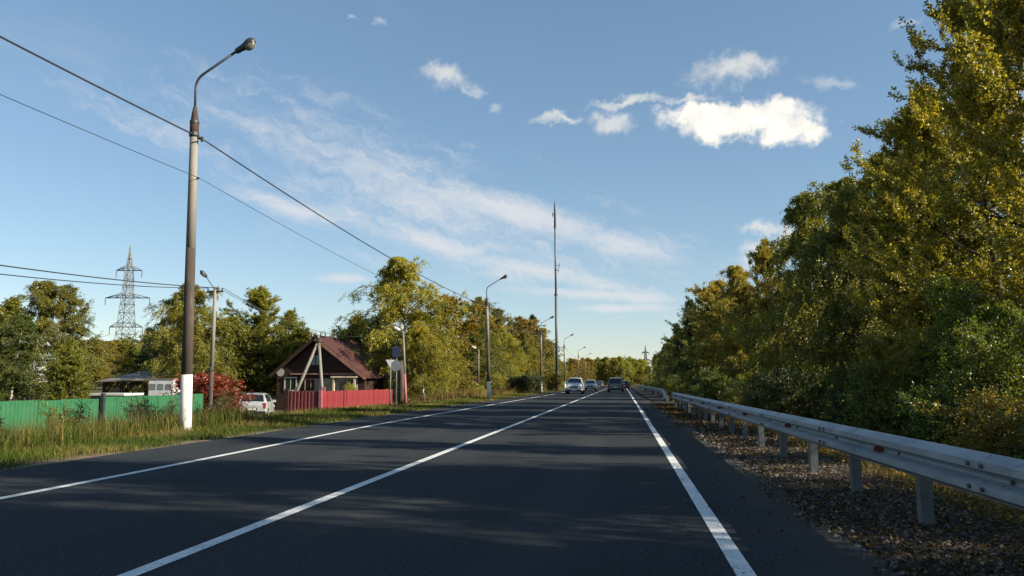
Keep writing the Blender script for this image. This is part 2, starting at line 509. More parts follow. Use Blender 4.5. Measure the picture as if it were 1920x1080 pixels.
# ------------------------------------------------------------------ mesh helpers
class MB:
    """collects simple shapes into one mesh"""
    def __init__(s):
        s.v = []; s.f = []

    def add(s, vs, fs):
        b = len(s.v)
        s.v += [tuple(x) for x in vs]
        s.f += [tuple(b + i for i in q) for q in fs]
        return s

    def box(s, c, size, m=None):
        x, y, z = (k / 2 for k in size)
        vs = [Vector((sx * x, sy * y, sz * z)) for sz in (-1, 1) for sx, sy in ((-1, -1), (1, -1), (1, 1), (-1, 1))]
        if m is not None:
            vs = [m @ q for q in vs]
        c = Vector(c)
        return s.add([q + c for q in vs], [(3, 2, 1, 0), (4, 5, 6, 7), (0, 1, 5, 4), (1, 2, 6, 5), (2, 3, 7, 6), (3, 0, 4, 7)])

    def tube(s, pts, rad, n=8, cap=True):
        pts = [Vector(p) for p in pts]
        if isinstance(rad, (int, float)):
            rad = [rad] * len(pts)
        rings = []
        ref = None
        for i, p in enumerate(pts):
            d = (pts[min(i + 1, len(pts) - 1)] - pts[max(i - 1, 0)])
            d = d.normalized() if d.length > 1e-9 else Vector((0, 0, 1))
            if ref is None:
                ref = Vector((1, 0, 0)) if abs(d.x) < 0.8 else Vector((0, 1, 0))
            u = (ref - d * ref.dot(d)).normalized()
            ref = u
            w = d.cross(u)
            rings.append([p + (u * math.cos(a) + w * math.sin(a)) * rad[i] for a in (2 * math.pi * k / n for k in range(n))])
        vs = [q for r in rings for q in r]
        fs = []
        for i in range(len(pts) - 1):
            for k in range(n):
                a, b = i * n + k, i * n + (k + 1) % n
                fs.append((a, b, b + n, a + n))
        if cap:
            fs.append(tuple(range(n - 1, -1, -1)))
            fs.append(tuple((len(pts) - 1) * n + k for k in range(n)))
        return s.add(vs, fs)

    def bar(s, a, b, w):
        return s.tube([a, b], w, 4)

    def prism(s, poly, y0, y1, axis='y'):
        """poly in (x, z) pulled along y (or (y, z) along x)"""
        n = len(poly)
        mk = (lambda p, k: (p[0], k, p[1])) if axis == 'y' else (lambda p, k: (k, p[0], p[1]))
        vs = [mk(p, y0) for p in poly] + [mk(p, y1) for p in poly]
        fs = [tuple(range(n)), tuple(range(2 * n - 1, n - 1, -1))]
        for k in range(n):
            fs.append((k, n + k, n + (k + 1) % n, (k + 1) % n))
        return s.add(vs, fs)

    def mesh(s, name, mat, smooth=False, recalc=True, split=None, mat2=None):
        me = bpy.data.meshes.new(name)
        me.from_pydata([tuple(q) for q in s.v], [], s.f)
        if recalc:
            bm = bmesh.new(); bm.from_mesh(me)
            bmesh.ops.recalc_face_normals(bm, faces=bm.faces)
            bm.to_mesh(me); bm.free()
        me.materials.append(mat)
        if split is not None:
            me.materials.append(mat2)
            me.polygons.foreach_set('material_index', [0 if q < split[0] or split[1] is not None and any(a <= q < b for a, b in split[1]) else 1 for q in range(len(me.polygons))])
        if smooth:
            me.polygons.foreach_set('use_smooth', [True] * len(me.polygons))
        me.update()
        return me

    def build(s, name, mat, parent=None, loc=None, smooth=False, recalc=True):
        return link(name, s.mesh(name, mat, smooth, recalc), parent, loc)


def link(name, data, parent=None, loc=None, rot=None):
    o = bpy.data.objects.new(name, data)
    COL.objects.link(o)
    if parent is not None:
        o.parent = parent
    if loc is not None:
        o.location = loc
    if rot is not None:
        o.rotation_euler = rot
    return o


def thing(name, label, cat, loc=(0, 0, 0), rz=0.0, group=None):
    o = bpy.data.objects.new(name, None)
    o.empty_display_size = 0.3
    COL.objects.link(o)
    o.location = loc
    o.rotation_euler = (0, 0, rz)
    return tag(o, label, cat, group)


def tag(o, label, cat, group=None):
    o['label'] = label; o['category'] = cat
    if group:
        o['group'] = group
    elif 'group' in o:
        del o['group']
    return o


KIDS = {}


def dup(root, parent=None):
    c = root.copy()
    COL.objects.link(c)
    if parent is not None:
        c.parent = parent
    kids = KIDS.get(root.name)
    if kids is None:
        kids = KIDS[root.name] = list(root.children)
    for k in kids:
        dup(k, c)
    return c


def structure(o):
    o['kind'] = 'structure'
    return o


def stuff(o, label=None, cat=None):
    o['kind'] = 'stuff'
    if label:
        o['label'] = label; o['category'] = cat
    return o


# ------------------------------------------------------------------ terrain
def sm(a, b, v):
    k = min(1, max(0, (v - a) / (b - a)))
    return k * k * (3 - 2 * k)


def bend(y):
    return -max(0.0, y - 210) ** 2 / 1100.0 if y < 520 else -(310 ** 2 / 1100.0 + (y - 520) * 0.55)


def hill(x, y):
    return 0.10 * math.sin(x * 0.31 + y * 0.17) + 0.07 * math.sin(x * 0.83 - y * 0.41) + 0.04 * math.sin(x * 1.7 + y * 1.3)


def ground(x, y):
    u = x - bend(y)
    if u < -8.4:
        deep = 1.0 - 0.62 * sm(55, 95, y)
        z = -0.03 - 0.04 * sm(-8.4, -10.5, u) * -1 * 0 - deep * sm(-11.0, -21.0, u) if False else -0.03 - deep * (1 - sm(-21.0, -11.0, u))
        return z + hill(x, y) * (1 - sm(-13, -9, u)) * 0.6 + 0.012 * math.sin(y * 2.1) * (1 if u > -13 else 0)
    if u < 1.75:
        return -0.06
    z = -0.035 - 0.9 * sm(3.2, 7.5, u)
    return z + hill(x, y) * sm(3.5, 7, u)


def seq(*parts):
    out = []
    for a, b, st in parts:
        k = max(1, int(round((b - a) / st)))
        out += [a + (b - a) * i / k for i in range(k)]
    return out


xs = seq((-3000, -400, 520), (-400, -60, 34), (-60, -26, 4), (-26, -8.9, 0.7)) + [-8.9, -8.6, -8.41, -8.39, -6, -3, 0, 1.2, 1.74, 1.76] + \
    seq((2.1, 9, 0.45), (9, 40, 3), (40, 400, 40), (400, 3000, 520)) + [3000]
ys = seq((-60, -5, 5), (-5, 70, 0.9), (70, 200, 4), (200, 540, 12), (540, 1200, 60), (1200, 4800, 600)) + [4800]
gv = []
for y in ys:
    for x in xs:
        X = x + bend(y)
        gv.append((X, y, ground(X, y)))
nx = len(xs)
gf = [(j * nx + i, j * nx + i + 1, (j + 1) * nx + i + 1, (j + 1) * nx + i) for j in range(len(ys) - 1) for i in range(nx - 1)]
g = MB(); g.v = gv; g.f = gf
structure(g.build('ground', M['earth'], smooth=True, recalc=False))


def ribbon(lo, hi, y0, y1, z, step=4.0, jag=None, thick=0.0):
    b = MB()
    n = int((y1 - y0) / step)
    vs = []
    for i in range(n + 1):
        y = y0 + (y1 - y0) * i / n
        a, c = lo(y), hi(y)
        if jag:
            a += jag(y); c += jag(y + 77.7)
        vs += [(a + bend(y), y, z), (c + bend(y), y, z)]
    fs = [(2 * i, 2 * i + 1, 2 * i + 3, 2 * i + 2) for i in range(n)]
    b.add(vs, fs)
    if thick:
        e = []
        for i in range(n + 1):
            a, c = vs[2 * i], vs[2 * i + 1]
            e += [(a[0] - 0.05, a[1], z - thick), (c[0] + 0.05, c[1], z - thick)]
        k = len(b.v)
        b.v += e
        for i in range(n):
            b.f.append((k + 2 * i, 2 * i, 2 * i + 2, k + 2 * i + 2))
            b.f.append((2 * i + 1, k + 2 * i + 1, k + 2 * i + 3, 2 * i + 3))
    return b


jg = lambda y: 0.05 * math.sin(y * 0.7 + 2) + 0.035 * math.sin(y * 1.9) + 0.03 * math.sin(y * 4.3 + 1) + 0.02 * math.sin(y * 9.1)
road = ribbon(lambda y: -8.42 - 0.25 * sm(8, 25, y), lambda y: 1.72, -40, 640, 0.0, 1.0, jg, 0.09)
structure(road.build('road', M['asphalt'], recalc=False))
LX = lambda y: -6.42 - 0.62 * sm(6, 26, y)
for nm, c in (('left_edge_line', LX), ('centre_line', lambda y: -3.08), ('right_edge_line', lambda y: 0.745)):
    b = ribbon(lambda y: c(y) - 0.062, lambda y: c(y) + 0.062, -30, 560, 0.004, 2.0)
    structure(b.build(nm, M['paint'], recalc=False))

# ------------------------------------------------------------------ foliage
def set_leaf(me, cols):
    a = me.color_attributes.new('leaf', 'FLOAT_COLOR', 'POINT')
    a.data.foreach_set('color', np.ascontiguousarray(cols, dtype=np.float32).ravel())


def quads_mesh(name, verts, n, k, faces, mat, cols):
    """n pieces of k vertices each; faces = list of index tuples inside one piece (all of the same length)"""
    me = bpy.data.meshes.new(name)
    fl = len(faces[0])
    base = (np.arange(n) * k)[:, None, None]
    F = (base + np.array(faces)[None]).reshape(-1)
    nf = n * len(faces)
    me.vertices.add(n * k); me.loops.add(nf * fl); me.polygons.add(nf)
    me.vertices.foreach_set('co', np.ascontiguousarray(verts, dtype=np.float32).ravel())
    me.loops.foreach_set('vertex_index', F.astype(np.int32))
    me.polygons.foreach_set('loop_start', (np.arange(nf) * fl).astype(np.int32))
    me.polygons.foreach_set('loop_total', np.full(nf, fl, dtype=np.int32))
    me.materials.append(mat)
    me.update(calc_edges=True)
    set_leaf(me, np.repeat(cols, k, axis=0))
    return me


def unit(a):
    return a / np.maximum(1e-9, np.linalg.norm(a, axis=-1, keepdims=True))


def leaf_mesh(name, pos, axis, size, wid, fac, tone, rng, mat, flat=0.5):
    """rhombic leaves with a fold along the midrib"""
    n = len(pos)
    nrm = rng.normal(size=(n, 3)); nrm[:, 2] = np.abs(nrm[:, 2]) * flat * 2
    ax = unit(axis)
    side = unit(np.cross(ax, nrm))
    nn = np.cross(side, ax)
    s = size[:, None]
    w = s * wid
    fold = nn * s * rng.uniform(0.05, 0.28, (n, 1))
    a = pos; c = pos + ax * s
    b = pos + ax * s * 0.45 + side * w * 0.5 + fold
    d = pos + ax * s * 0.45 - side * w * 0.5 + fold
    V = np.stack([a, b, c, d], 1)
    cols = np.stack([fac, tone, np.zeros(n), np.ones(n)], 1)
    return quads_mesh(name, V, n, 4, [(0, 1, 2), (0, 2, 3)], mat, cols)


def grow(name, seed, H, cb, Rm, prof, asc, nb, nsub, nstr, slen, sdir, leaves, lsize, lwid=0.7, trunk_r=0.14, wood='birch',
         leafm='leaf', lean=0.25, yellow=0.64, hang=0.3, multi=1, flat=0.5, wob=0.25):
    """trunk, limbs, branchlets; hanging or upright shoots along the branchlets carry the leaves. Returns (wood mesh, leaf mesh, H)"""
    rng = np.random.default_rng(seed)
    rnd = random.Random(seed)
    wb = MB()
    trunks = []
    S0 = []; SD = []; SL = []; SF = []
    for mstem in range(multi):
        a0 = rnd.uniform(0, 6.28)
        sp = 0.0 if multi == 1 else Rm * 0.55 * rnd.uniform(0.4, 1)
        Hs = H if mstem == 0 else H * rnd.uniform(0.62, 0.95)
        pts = []
        ox, oy = rnd.uniform(-lean, lean), rnd.uniform(-lean, lean)
        for i in range(11):
            k = i / 10
            pts.append(Vector((math.cos(a0) * sp * k ** 1.2 + ox * k * k * 2 + wob * math.sin(k * 5 + seed) * k,
                               math.sin(a0) * sp * k ** 1.2 + oy * k * k * 2 + wob * math.cos(k * 4 + seed * 2) * k, Hs * k)))
        rr = [trunk_r * (1.25 if i == 0 else 1.0) * (1 - 0.93 * (i / 10) ** 0.9) for i in range(11)]
        pts[0].z = -0.3
        f0 = len(wb.f)
        wb.tube(pts, rr, 7)
        trunks.append((f0, len(wb.f)))

        def tp(k):
            q = k * 10; i = min(9, int(q))
            return pts[i].lerp(pts[i + 1], q - i)
        az = rnd.uniform(0, 6.28)
        for b in range(nb):
            k = cb + (0.985 - cb) * ((b + rnd.uniform(0, 1)) / nb)
            kk = (k - cb) / (1 - cb)
            az += 2.4 + rnd.uniform(-0.5, 0.5)
            L = Rm * prof(kk) * rnd.choice((0.45, 0.7, 0.85, 1.0, 1.15, 1.4)) * rnd.uniform(0.85, 1.1) / math.sqrt(multi)
            if L < 0.12:
                continue
            e = asc(kk) + rnd.uniform(-0.2, 0.2)
            p = tp(k)
            d = Vector((math.cos(az) * math.cos(e), math.sin(az) * math.cos(e), math.sin(e)))
            bp = [p.copy()]
            nseg = 5
            for q in range(nseg):
                d = (d + Vector((rnd.uniform(-0.16, 0.16), rnd.uniform(-0.16, 0.16), rnd.uniform(-0.1, 0.1) - hang * 0.14 * q))).normalized()
                p = p + d * (L / nseg)
                bp.append(p.copy())
            r0 = max(0.012, trunk_r * 0.42 * (1 - kk * 0.75))
            wb.tube(bp, [r0 * (1 - 0.16 * q) for q in range(nseg + 1)], 4, cap=False)
            ftree = rnd.uniform(-0.18, 0.18)
            for s in range(nsub):
                q = rnd.uniform(0.22, 1.0) * nseg
                i = min(nseg - 1, int(q))
                sp0 = bp[i].lerp(bp[i + 1], q - i)
                dd = (bp[i + 1] - bp[i]).normalized()
                sd = (dd * 0.7 + Vector((rnd.gauss(0, 0.6), rnd.gauss(0, 0.6), rnd.gauss(0.05, 0.4)))).normalized()
                sl = L * rnd.uniform(0.18, 0.42) + 0.15
                sp1 = sp0 + sd * sl
                if s % 2 == 0:
                    wb.tube([sp0, sp1], [r0 * 0.32, r0 * 0.1], 3, cap=False)
                fsub = ftree + rnd.uniform(-0.15, 0.15)
                for z in range(nstr):
                    S0.append(sp0.lerp(sp1, rnd.random())); SL.append(slen * rnd.uniform(0.4, 1.3) * (1 - 0.45 * kk))
                    v = sdir(sd, kk)
                    SD.append(v + Vector((rnd.gauss(0, 0.28), rnd.gauss(0, 0.28), rnd.gauss(0, 0.2))))
                    SF.append(fsub + 0.25 * (kk - 0.5))
    S0 = np.array(S0); SD = unit(np.array(SD)); SL = np.array(SL); SF = np.array(SF)
    ns = len(S0)
    per = rng.uniform(0.4, 1.6, ns); per /= per.sum()
    idx = rng.choice(ns, leaves, p=per)
    tt = rng.uniform(0, 1, leaves)
    pos = S0[idx] + SD[idx] * (SL[idx] * tt)[:, None] + rng.normal(size=(leaves, 3)) * 0.05 * (lsize / 0.1)
    ax = SD[idx] * 0.6 + rng.normal(size=(leaves, 3)) * 0.75 + np.array([0, 0, -0.35])
    size = lsize * rng.uniform(0.6, 1.35, leaves)
    fac = np.clip(yellow + SF[idx] + rng.normal(size=leaves) * 0.22, 0, 1)
    tone = np.clip(0.6 + rng.normal(size=leaves) * 0.28, 0, 1)
    return (wb.mesh(name + '_wood', M[wood], True, False, (0, trunks), M['twig']), leaf_mesh(name + '_leaves', pos, ax, size, lwid, fac, tone, rng, M[leafm], flat), H)


V = Vector
dome = lambda k: (0.55 + 0.9 * k) if k < 0.35 else max(0.12, (1 - ((k - 0.35) / 0.66) ** 1.7)) * 0.9 + 0.02
birchp = lambda k: 0.75 + 0.5 * k if k < 0.3 else max(0.08, 0.92 * (1 - ((k - 0.3) / 0.72) ** 1.25))
column = lambda k: 0.75 if k < 0.5 else max(0.15, 0.78 * (1 - ((k - 0.5) / 0.52) ** 1.6))
PROTO = {
    'birch_a': grow('birch_a', 11, 12.0, 0.12, 4.2, birchp, lambda k: 0.55 + 0.3 * k, 60, 10, 7, 1.15, lambda s, k: s * 0.35 + V((0, 0, -1.0)), 105000, 0.088, 0.7, hang=0.9),
    'birch_b': grow('birch_b', 23, 12.0, 0.08, 3.8, birchp, lambda k: 0.6 + 0.35 * k, 58, 10, 7, 0.95, lambda s, k: s * 0.5 + V((0, 0, -0.8)), 98000, 0.088, 0.7, hang=0.6, lean=0.5),
    'birch_c': grow('birch_c', 37, 12.0, 0.2, 3.2, birchp, lambda k: 0.75, 50, 10, 7, 0.8, lambda s, k: s * 0.8 + V((0, 0, -0.5)), 76000, 0.088, 0.7, hang=0.5, lean=0.7),
    'poplar_a': grow('poplar_a', 5, 14.0, 0.08, 3.4, column, lambda k: 0.30 + 0.45 * k, 50, 8, 6, 1.05, lambda s, k: s * 0.9 + V((0, 0, 0.62)), 140000, 0.078, 0.75, hang=-0.35, wood='bark', trunk_r=0.17),
    'poplar_b': grow('poplar_b', 8, 12.0, 0.06, 3.2, dome, lambda k: 0.4 + 0.5 * k, 66, 10, 7, 0.6, lambda s, k: s * 0.8 + V((0, 0, 0.4)), 115000, 0.08, 0.75, hang=-0.2, wood='bark', trunk_r=0.16),
    'maple_a': grow('maple_a', 14, 10.0, 0.12, 3.6, dome, lambda k: 0.35 + 0.5 * k, 64, 10, 7, 0.6, lambda s, k: s * 0.9 + V((0, 0, -0.1)), 74000, 0.105, 0.85, hang=0.2, wood='bark'),
    'maple_b': grow('maple_b', 19, 9.0, 0.05, 3.0, dome, lambda k: 0.5 + 0.4 * k, 60, 10, 7, 0.6, lambda s, k: s * 0.9 + V((0, 0, 0.1)), 66000, 0.10, 0.85, hang=0.1, wood='bark', multi=2),
    'spruce': grow('spruce', 3, 10.0, 0.04, 2.2, lambda k: max(0.03, 1.0 - k), lambda k: -0.1 + 0.3 * k, 80, 8, 5, 0.3, lambda s, k: s + V((0, 0, -0.35)), 22000, 0.16, 0.3, hang=0.25, wood='bark', leafm='needle', lean=0.05, yellow=0.1, wob=0.04),
    'shrub_a': grow('shrub_a', 41, 2.8, 0.05, 2.0, dome, lambda k: 0.7, 22, 7, 5, 0.4, lambda s, k: s + V((0, 0, 0.25)), 20000, 0.062, 0.75, trunk_r=0.035, wood='twig', multi=4, hang=0.2, lean=0.1, wob=0.08),
    'shrub_b': grow('shrub_b', 47, 2.2, 0.03, 1.9, dome, lambda k: 0.55, 20, 7, 5, 0.35, lambda s, k: s + V((0, 0, 0.1)), 18000, 0.054, 0.7, trunk_r=0.03, wood='twig', multi=5, hang=0.3, lean=0.1, wob=0.08),
    'shrub_c': grow('shrub_c', 61, 4.4, 0.04, 2.9, dome, lambda k: 0.6, 26, 9, 6, 0.45, lambda s, k: s + V((0, 0, 0.2)), 52000, 0.060, 0.7, trunk_r=0.045, wood='twig', multi=5, hang=0.25, lean=0.15, wob=0.1, yellow=0.6),
    'shrub_red': grow('shrub_red', 43, 2.6, 0.05, 2.0, dome, lambda k: 0.7, 22, 7, 5, 0.4, lambda s, k: s + V((0, 0, 0.25)), 12000, 0.09, 0.75, trunk_r=0.035, wood='twig', multi=4, hang=0.2, lean=0.1, wob=0.08, yellow=0.9),
    'weed': grow('weed', 53, 1.2, 0.05, 0.5, lambda k: 0.4 + 0.6 * k, lambda k: 1.0, 12, 4, 3, 0.2, lambda s, k: s + V((0, 0, 0.8)), 900, 0.06, 0.4, trunk_r=0.012, wood='twig', multi=5, lean=0.05, wob=0.05),
}
OLIVE = (0.295, 0.265, 0.020); YELLOW = (0.55, 0.45, 0.032); GOLD = (0.46, 0.335, 0.02); ORANGE = (0.40, 0.25, 0.02)
GREEN = (0.15, 0.18, 0.018); DARK = (0.055, 0.078, 0.014); RED = (0.36, 0.050, 0.022); BROWN = (0.17, 0.095, 0.022)
BUILT = {}
RND = random.Random(99)


def plant(kind, name, x, y, h, label, cat='tree', group=None, color=OLIVE, wide=1.0, rz=None, z=None):
    wood, leaves, H = PROTO[kind]
    s = h / H
    t = thing(name, label, cat, (x, y, (ground(x, y) if z is None else z)), RND.uniform(0, 6.28) if rz is None else rz, group)
    t.scale = (s * wide, s * wide, s)
    link('trunk' if cat == 'tree' else 'stems', wood, t)
    c = link('crown' if cat == 'tree' else 'foliage', leaves, t)
    j = RND.uniform(0.88, 1.12)
    c.color = (color[0] * j, color[1] * RND.uniform(0.92, 1.08) * j, color[2], 1)
    return t


def plant_px(kind, name, px, ytop, label, Y=None, X=None, **kw):
    p = at(px, ytop, Y) if Y is not None else at_x(px, ytop, X)
    h = p.z - ground(p.x, p.y)
    return plant(kind, name, p.x, p.y, h, label, **kw)


# ---- the tree wall on the right
GR = 'trees of the roadside row behind the guardrail'
W = 'olive tree merging into the dark roadside row behind the guardrail'
plant_px('poplar_a', 'poplar_tree', 1985, -190, 'tallest yellow-green poplar at the right border, its top cut off by the frame', X=10.2, color=YELLOW, group=GR, rz=0.5)
plant_px('poplar_a', 'poplar_tree', 1840, -8, 'tall poplar with feathery yellow-green shoots reaching out near the upper right corner', X=10.2, color=YELLOW, group=GR, rz=2.1)
plant_px('poplar_b', 'poplar_tree', 1715, 185, 'bushy yellow-green poplar just below and left of the tallest feathery poplars', X=10.0, color=YELLOW, group=GR, rz=1.0)
plant_px('birch_a', 'birch_tree', 1590, 325, 'drooping olive birch whose crown juts left into the sky below the cloud', X=10.0, color=OLIVE, group=GR, rz=0.2)
plant_px('birch_b', 'birch_tree', 1525, 370, 'dark olive birch at the rounded shoulder of the right tree row', X=10.0, color=OLIVE, group=GR)
plant_px('poplar_b', 'aspen_tree', 1445, 462, 'golden yellow aspen standing out in the middle of the right tree row', X=10.2, color=GOLD, group=GR, rz=3.0)
plant_px('birch_b', 'birch_tree', 1400, 492, 'yellow-brown birch left of the golden aspen in the right row', X=10.2, color=GOLD, group=GR)
plant_px('maple_a', 'aspen_tree', 1352, 535, 'yellowish aspen on the falling skyline of the right row', X=10.5, color=GOLD, group=GR)
plant_px('maple_b', 'aspen_tree', 1310, 565, 'small dark green aspen breaking the far skyline of the right row', X=10.5, color=DARK, group=GR)
plant_px('birch_c', 'birch_tree', 1780, 210, 'pale-trunked birch standing in the shade under the feathery poplars', X=11.5, color=OLIVE, group=GR)
plant_px('birch_a', 'birch_tree', 1650, 290, 'shaded drooping birch beneath the bushy yellow-green poplar', X=11.0, color=OLIVE, group=GR)
SLOT = math.tan(-SUN_BACK)
COLS = [19.0, 27.6, 35.3, 43.2, 56.0] + [66 + 7.6 * i for i in range(8)] + [128 + 9.0 * i for i in range(15)]
TONES = {'olive': OLIVE, 'golden': GOLD, 'dark green': DARK, 'green': GREEN}
for y in COLS:
    for X in (10.4, 14.8, 19.2):
        if y < 60 and (X > 16 or y in (19.0, 35.3)) or X > 16 and y > 120 or X > 12 and y > 190 or X < 12 and y < 66:
            continue
        k = RND.choice(('birch_a', 'birch_b', 'birch_c', 'poplar_b', 'maple_a', 'maple_b'))
        x = X + RND.uniform(-0.6, 0.6)
        yy = y + (X - 10.4) * SLOT + RND.uniform(-0.5, 0.5)
        h = RND.uniform(8.8, 11.6) if X < 12 else RND.uniform(10, 12)
        kd = {'b': 'birch', 'p': 'poplar', 'm': 'maple'}[k[0]]
        tn = RND.choice(('olive', 'olive', 'olive', 'golden', 'dark green', 'green'))
        zone = 'deeper in the shade of the right wood behind the roadside row' if X > 12 else ('in the right roadside row beside the farther guardrail' if y < 130 else 'at the far end of the right roadside row')
        plant(k, kd + '_tree', x, yy, h, tn + ' ' + kd + ' ' + zone, group=GR, color=TONES[tn], wide=RND.uniform(0.72, 0.92))
# trees of the same row beside and behind the camera; they shade the road
for x, y, h in ((10.2, 12.4, 10.5), (10.4, 7.4, 11.4), (9.9, 2.6, 12.2), (10.4, -3.5, 11.5), (10, -10, 12), (14.6, 6.2, 12.0), (14.5, 1.6, 12.2)):
    plant('birch_c' if y > 12 else RND.choice(('birch_b', 'birch_a')), 'birch_tree', x, y, h, W, group=GR, color=OLIVE, wide=0.62 if y > 12 else 0.9)

# understorey shrubs behind the guardrail
GS = 'shrubs along the foot of the right tree row'
US = 'green shrub in the thicket at the foot of the right tree row'
plant('shrub_c', 'shrub', 7.3, 16.2, 3.6, 'bright green leafy shrub at the right border behind the guardrail', 'shrub', GS, (0.19, 0.23, 0.02), 1.0)
plant('shrub_c', 'shrub', 6.6, 20.5, 3.3, 'yellow-green shrub with sunlit tips rising just behind the near guardrail', 'shrub', GS, (0.30, 0.27, 0.03), 0.85)
plant('shrub_c', 'shrub', 8.4, 19.5, 4.6, 'tall fresh-green shrub under the pale-trunked birch at the right', 'shrub', GS, (0.18, 0.22, 0.02), 1.0)
plant('shrub_b', 'shrub', 6.3, 14.2, 2.0, 'low yellowing shrub close behind the guardrail near the right border', 'shrub', GS, (0.32, 0.24, 0.03), 1.1)
y = 11.0
while y < 120:
    for X in (7.0, 8.6):
        if RND.random() < (0.62 if y < 60 else 0.55):
            tn, tc_ = RND.choice((('green', GREEN), ('bright green', (0.13, 0.19, 0.02)), ('olive', OLIVE), ('dark green', DARK)))
            where = ('close behind the near stretch of guardrail' if X < 8 else 'set back under the trees behind the near guardrail') if y < 24 else \
                    ('along the far half of the near guardrail' if y < 50 else 'beside the farther guardrail')
            plant(RND.choice(('shrub_a', 'shrub_b')), 'shrub', X + RND.uniform(-0.7, 0.7), y + RND.uniform(-1, 1), RND.uniform(1.3, 2.9), tn + ' shrub ' + where, 'shrub', GS,
                  tc_, RND.uniform(0.9, 1.25))
    y += 2.3 if y < 50 else 4.6
y = 60
while y < 262:
    plant('shrub_a', 'shrub', 7.0 + RND.uniform(-0.5, 1), y, RND.uniform(2, 3.4), 'small shrub at the foot of the far end of the right tree row', 'shrub', GS, RND.choice((GREEN, OLIVE)), 1.2)
    y += 7 if y < 160 else 12

# ---- trees on the left
GL = 'trees of the left side'
plant_px('birch_b', 'birch_tree', 72, 520, 'broad olive birch behind the green fence at the left border', Y=44, color=OLIVE, group=GL, wide=1.05, rz=1.0)
plant_px('birch_c', 'birch_tree', 152, 538, 'thin birch with a drooping dark top beside the broad birch at the left', Y=46, color=OLIVE, group=GL, wide=0.95)
plant_px('maple_b', 'maple_tree', -20, 560, 'olive tree cut by the left border behind the green fence', Y=46, color=OLIVE, group=GL, wide=1.3)
plant_px('birch_c', 'birch_tree', 30, 590, 'lower green birch under the broad birch at the left border', Y=40, color=GREEN, group=GL, wide=1.3)
plant_px('maple_b', 'maple_tree', 130, 640, 'bushy yellow-green tree just above the green fence at the left', Y=42, color=OLIVE, group=GL, wide=1.25)
for i in range(16):
    plant_px(RND.choice(('maple_a', 'maple_b', 'birch_b')), 'maple_tree', 165 + i * 11 + RND.uniform(-4, 4), 640 + RND.uniform(-8, 10),
             'small orange-brown tree of the distant wood below the pylon', Y=150 + RND.uniform(-10, 40), color=RND.choice((ORANGE, GOLD, BROWN)), group='distant autumn wood below the pylon', wide=1.2)
plant_px('spruce', 'spruce_tree', 280, 612, 'dark spruce with a jagged tip right of the pylon', Y=72, color=DARK, group=GL, wide=1.4)
plant_px('spruce', 'spruce_tree', 312, 628, 'second dark spruce between the jagged spruce and the lamp pole', Y=70, color=DARK, group=GL, wide=1.5)
plant_px('birch_a', 'birch_tree', 368, 530, 'tall yellow-green birch behind the near street-light pole', Y=62, color=(0.44, 0.37, 0.025), group=GL, wide=1.35)
plant_px('birch_b', 'birch_tree', 330, 590, 'narrow yellow-green birch left of the near street-light pole', Y=66, color=OLIVE, group=GL, wide=1.2)
plant_px('poplar_b', 'poplar_tree', 488, 548, 'dense olive poplar behind the parked car left of the house', Y=70, color=(0.40, 0.34, 0.022), group=GL, wide=1.5)
plant_px('maple_b', 'maple_tree', 548, 585, 'olive tree touching the left slope of the house roof', Y=72, color=OLIVE, group=GL, wide=1.3)
plant_px('maple_a', 'maple_tree', 435, 600, 'lower olive tree behind the red bush', Y=68, color=OLIVE, group=GL, wide=1.4)
plant_px('maple_b', 'maple_tree', 690, 580, 'dark green tree behind the right slope of the house roof', Y=70.5, color=DARK, group=GL, wide=1.2)
plant_px('maple_a', 'maple_tree', 668, 600, 'dark bluish green tree crowding the far end of the red roof', Y=75, color=DARK, group=GL, wide=1.1)
plant_px('birch_a', 'birch_tree', 768, 480, 'big weeping birch with sunlit yellow crown right of the red-roofed house', Y=66, color=(0.52, 0.44, 0.03), group=GL, wide=1.45, rz=2.0)
plant_px('birch_a', 'birch_tree', 795, 600, 'lower weeping birch sunlit at the right foot of the big birch', Y=63, color=(0.50, 0.42, 0.03), group=GL, wide=1.5)
plant_px('maple_a', 'maple_tree', 835, 562, 'orange-tinged tree between the big weeping birch and the second lamp pole', Y=80, color=ORANGE, group=GL, wide=1.3)
plant_px('poplar_b', 'poplar_tree', 890, 565, 'dark green poplar behind the second street-light pole', Y=86, color=OLIVE, group=GL, wide=1.4)
plant_px('birch_b', 'birch_tree', 868, 600, 'shaded olive tree left of the small lamp by the road', Y=84, color=GREEN, group=GL, wide=1.4)
LROW = ((925, 585, 104, 'birch_b', GOLD), (950, 580, 112, 'birch_c', OLIVE), (972, 600, 120, 'maple_a', ORANGE), (998, 588, 128, 'spruce', DARK), (1008, 615, 140, 'birch_b', GOLD),
        (1024, 640, 160, 'maple_a', OLIVE), (980, 620, 112, 'birch_a', GOLD), (940, 615, 100, 'birch_a', YELLOW), (1036, 655, 185, 'birch_a', OLIVE), (1046, 668, 205, 'maple_b', GOLD),
        (905, 600, 96, 'birch_a', OLIVE), (960, 630, 105, 'maple_b', YELLOW), (1000, 645, 118, 'maple_b', GOLD))
for i, (px, yt, Y, k, c) in enumerate(LROW):
    nm = {'b': 'birch_tree', 'm': 'maple_tree', 's': 'spruce_tree'}[k[0]]
    plant_px(k, nm, px, yt, 'pointed dark spruce poking out of the left row near the third lamp pole' if k == 'spruce' else
             {GOLD: 'golden', OLIVE: 'olive', ORANGE: 'orange', YELLOW: 'yellow'}[c] + ' ' + nm.split('_')[0] + ' in the left row, ' + ('just right of the second lamp pole' if px < 952 else 'between the second and third lamp poles' if px < 1003 else 'beside the third lamp pole' if px < 1015 else 'between the third lamp pole and the mast'), Y=Y, color=c, group='left roadside row beyond the second lamp pole', wide=1.15)
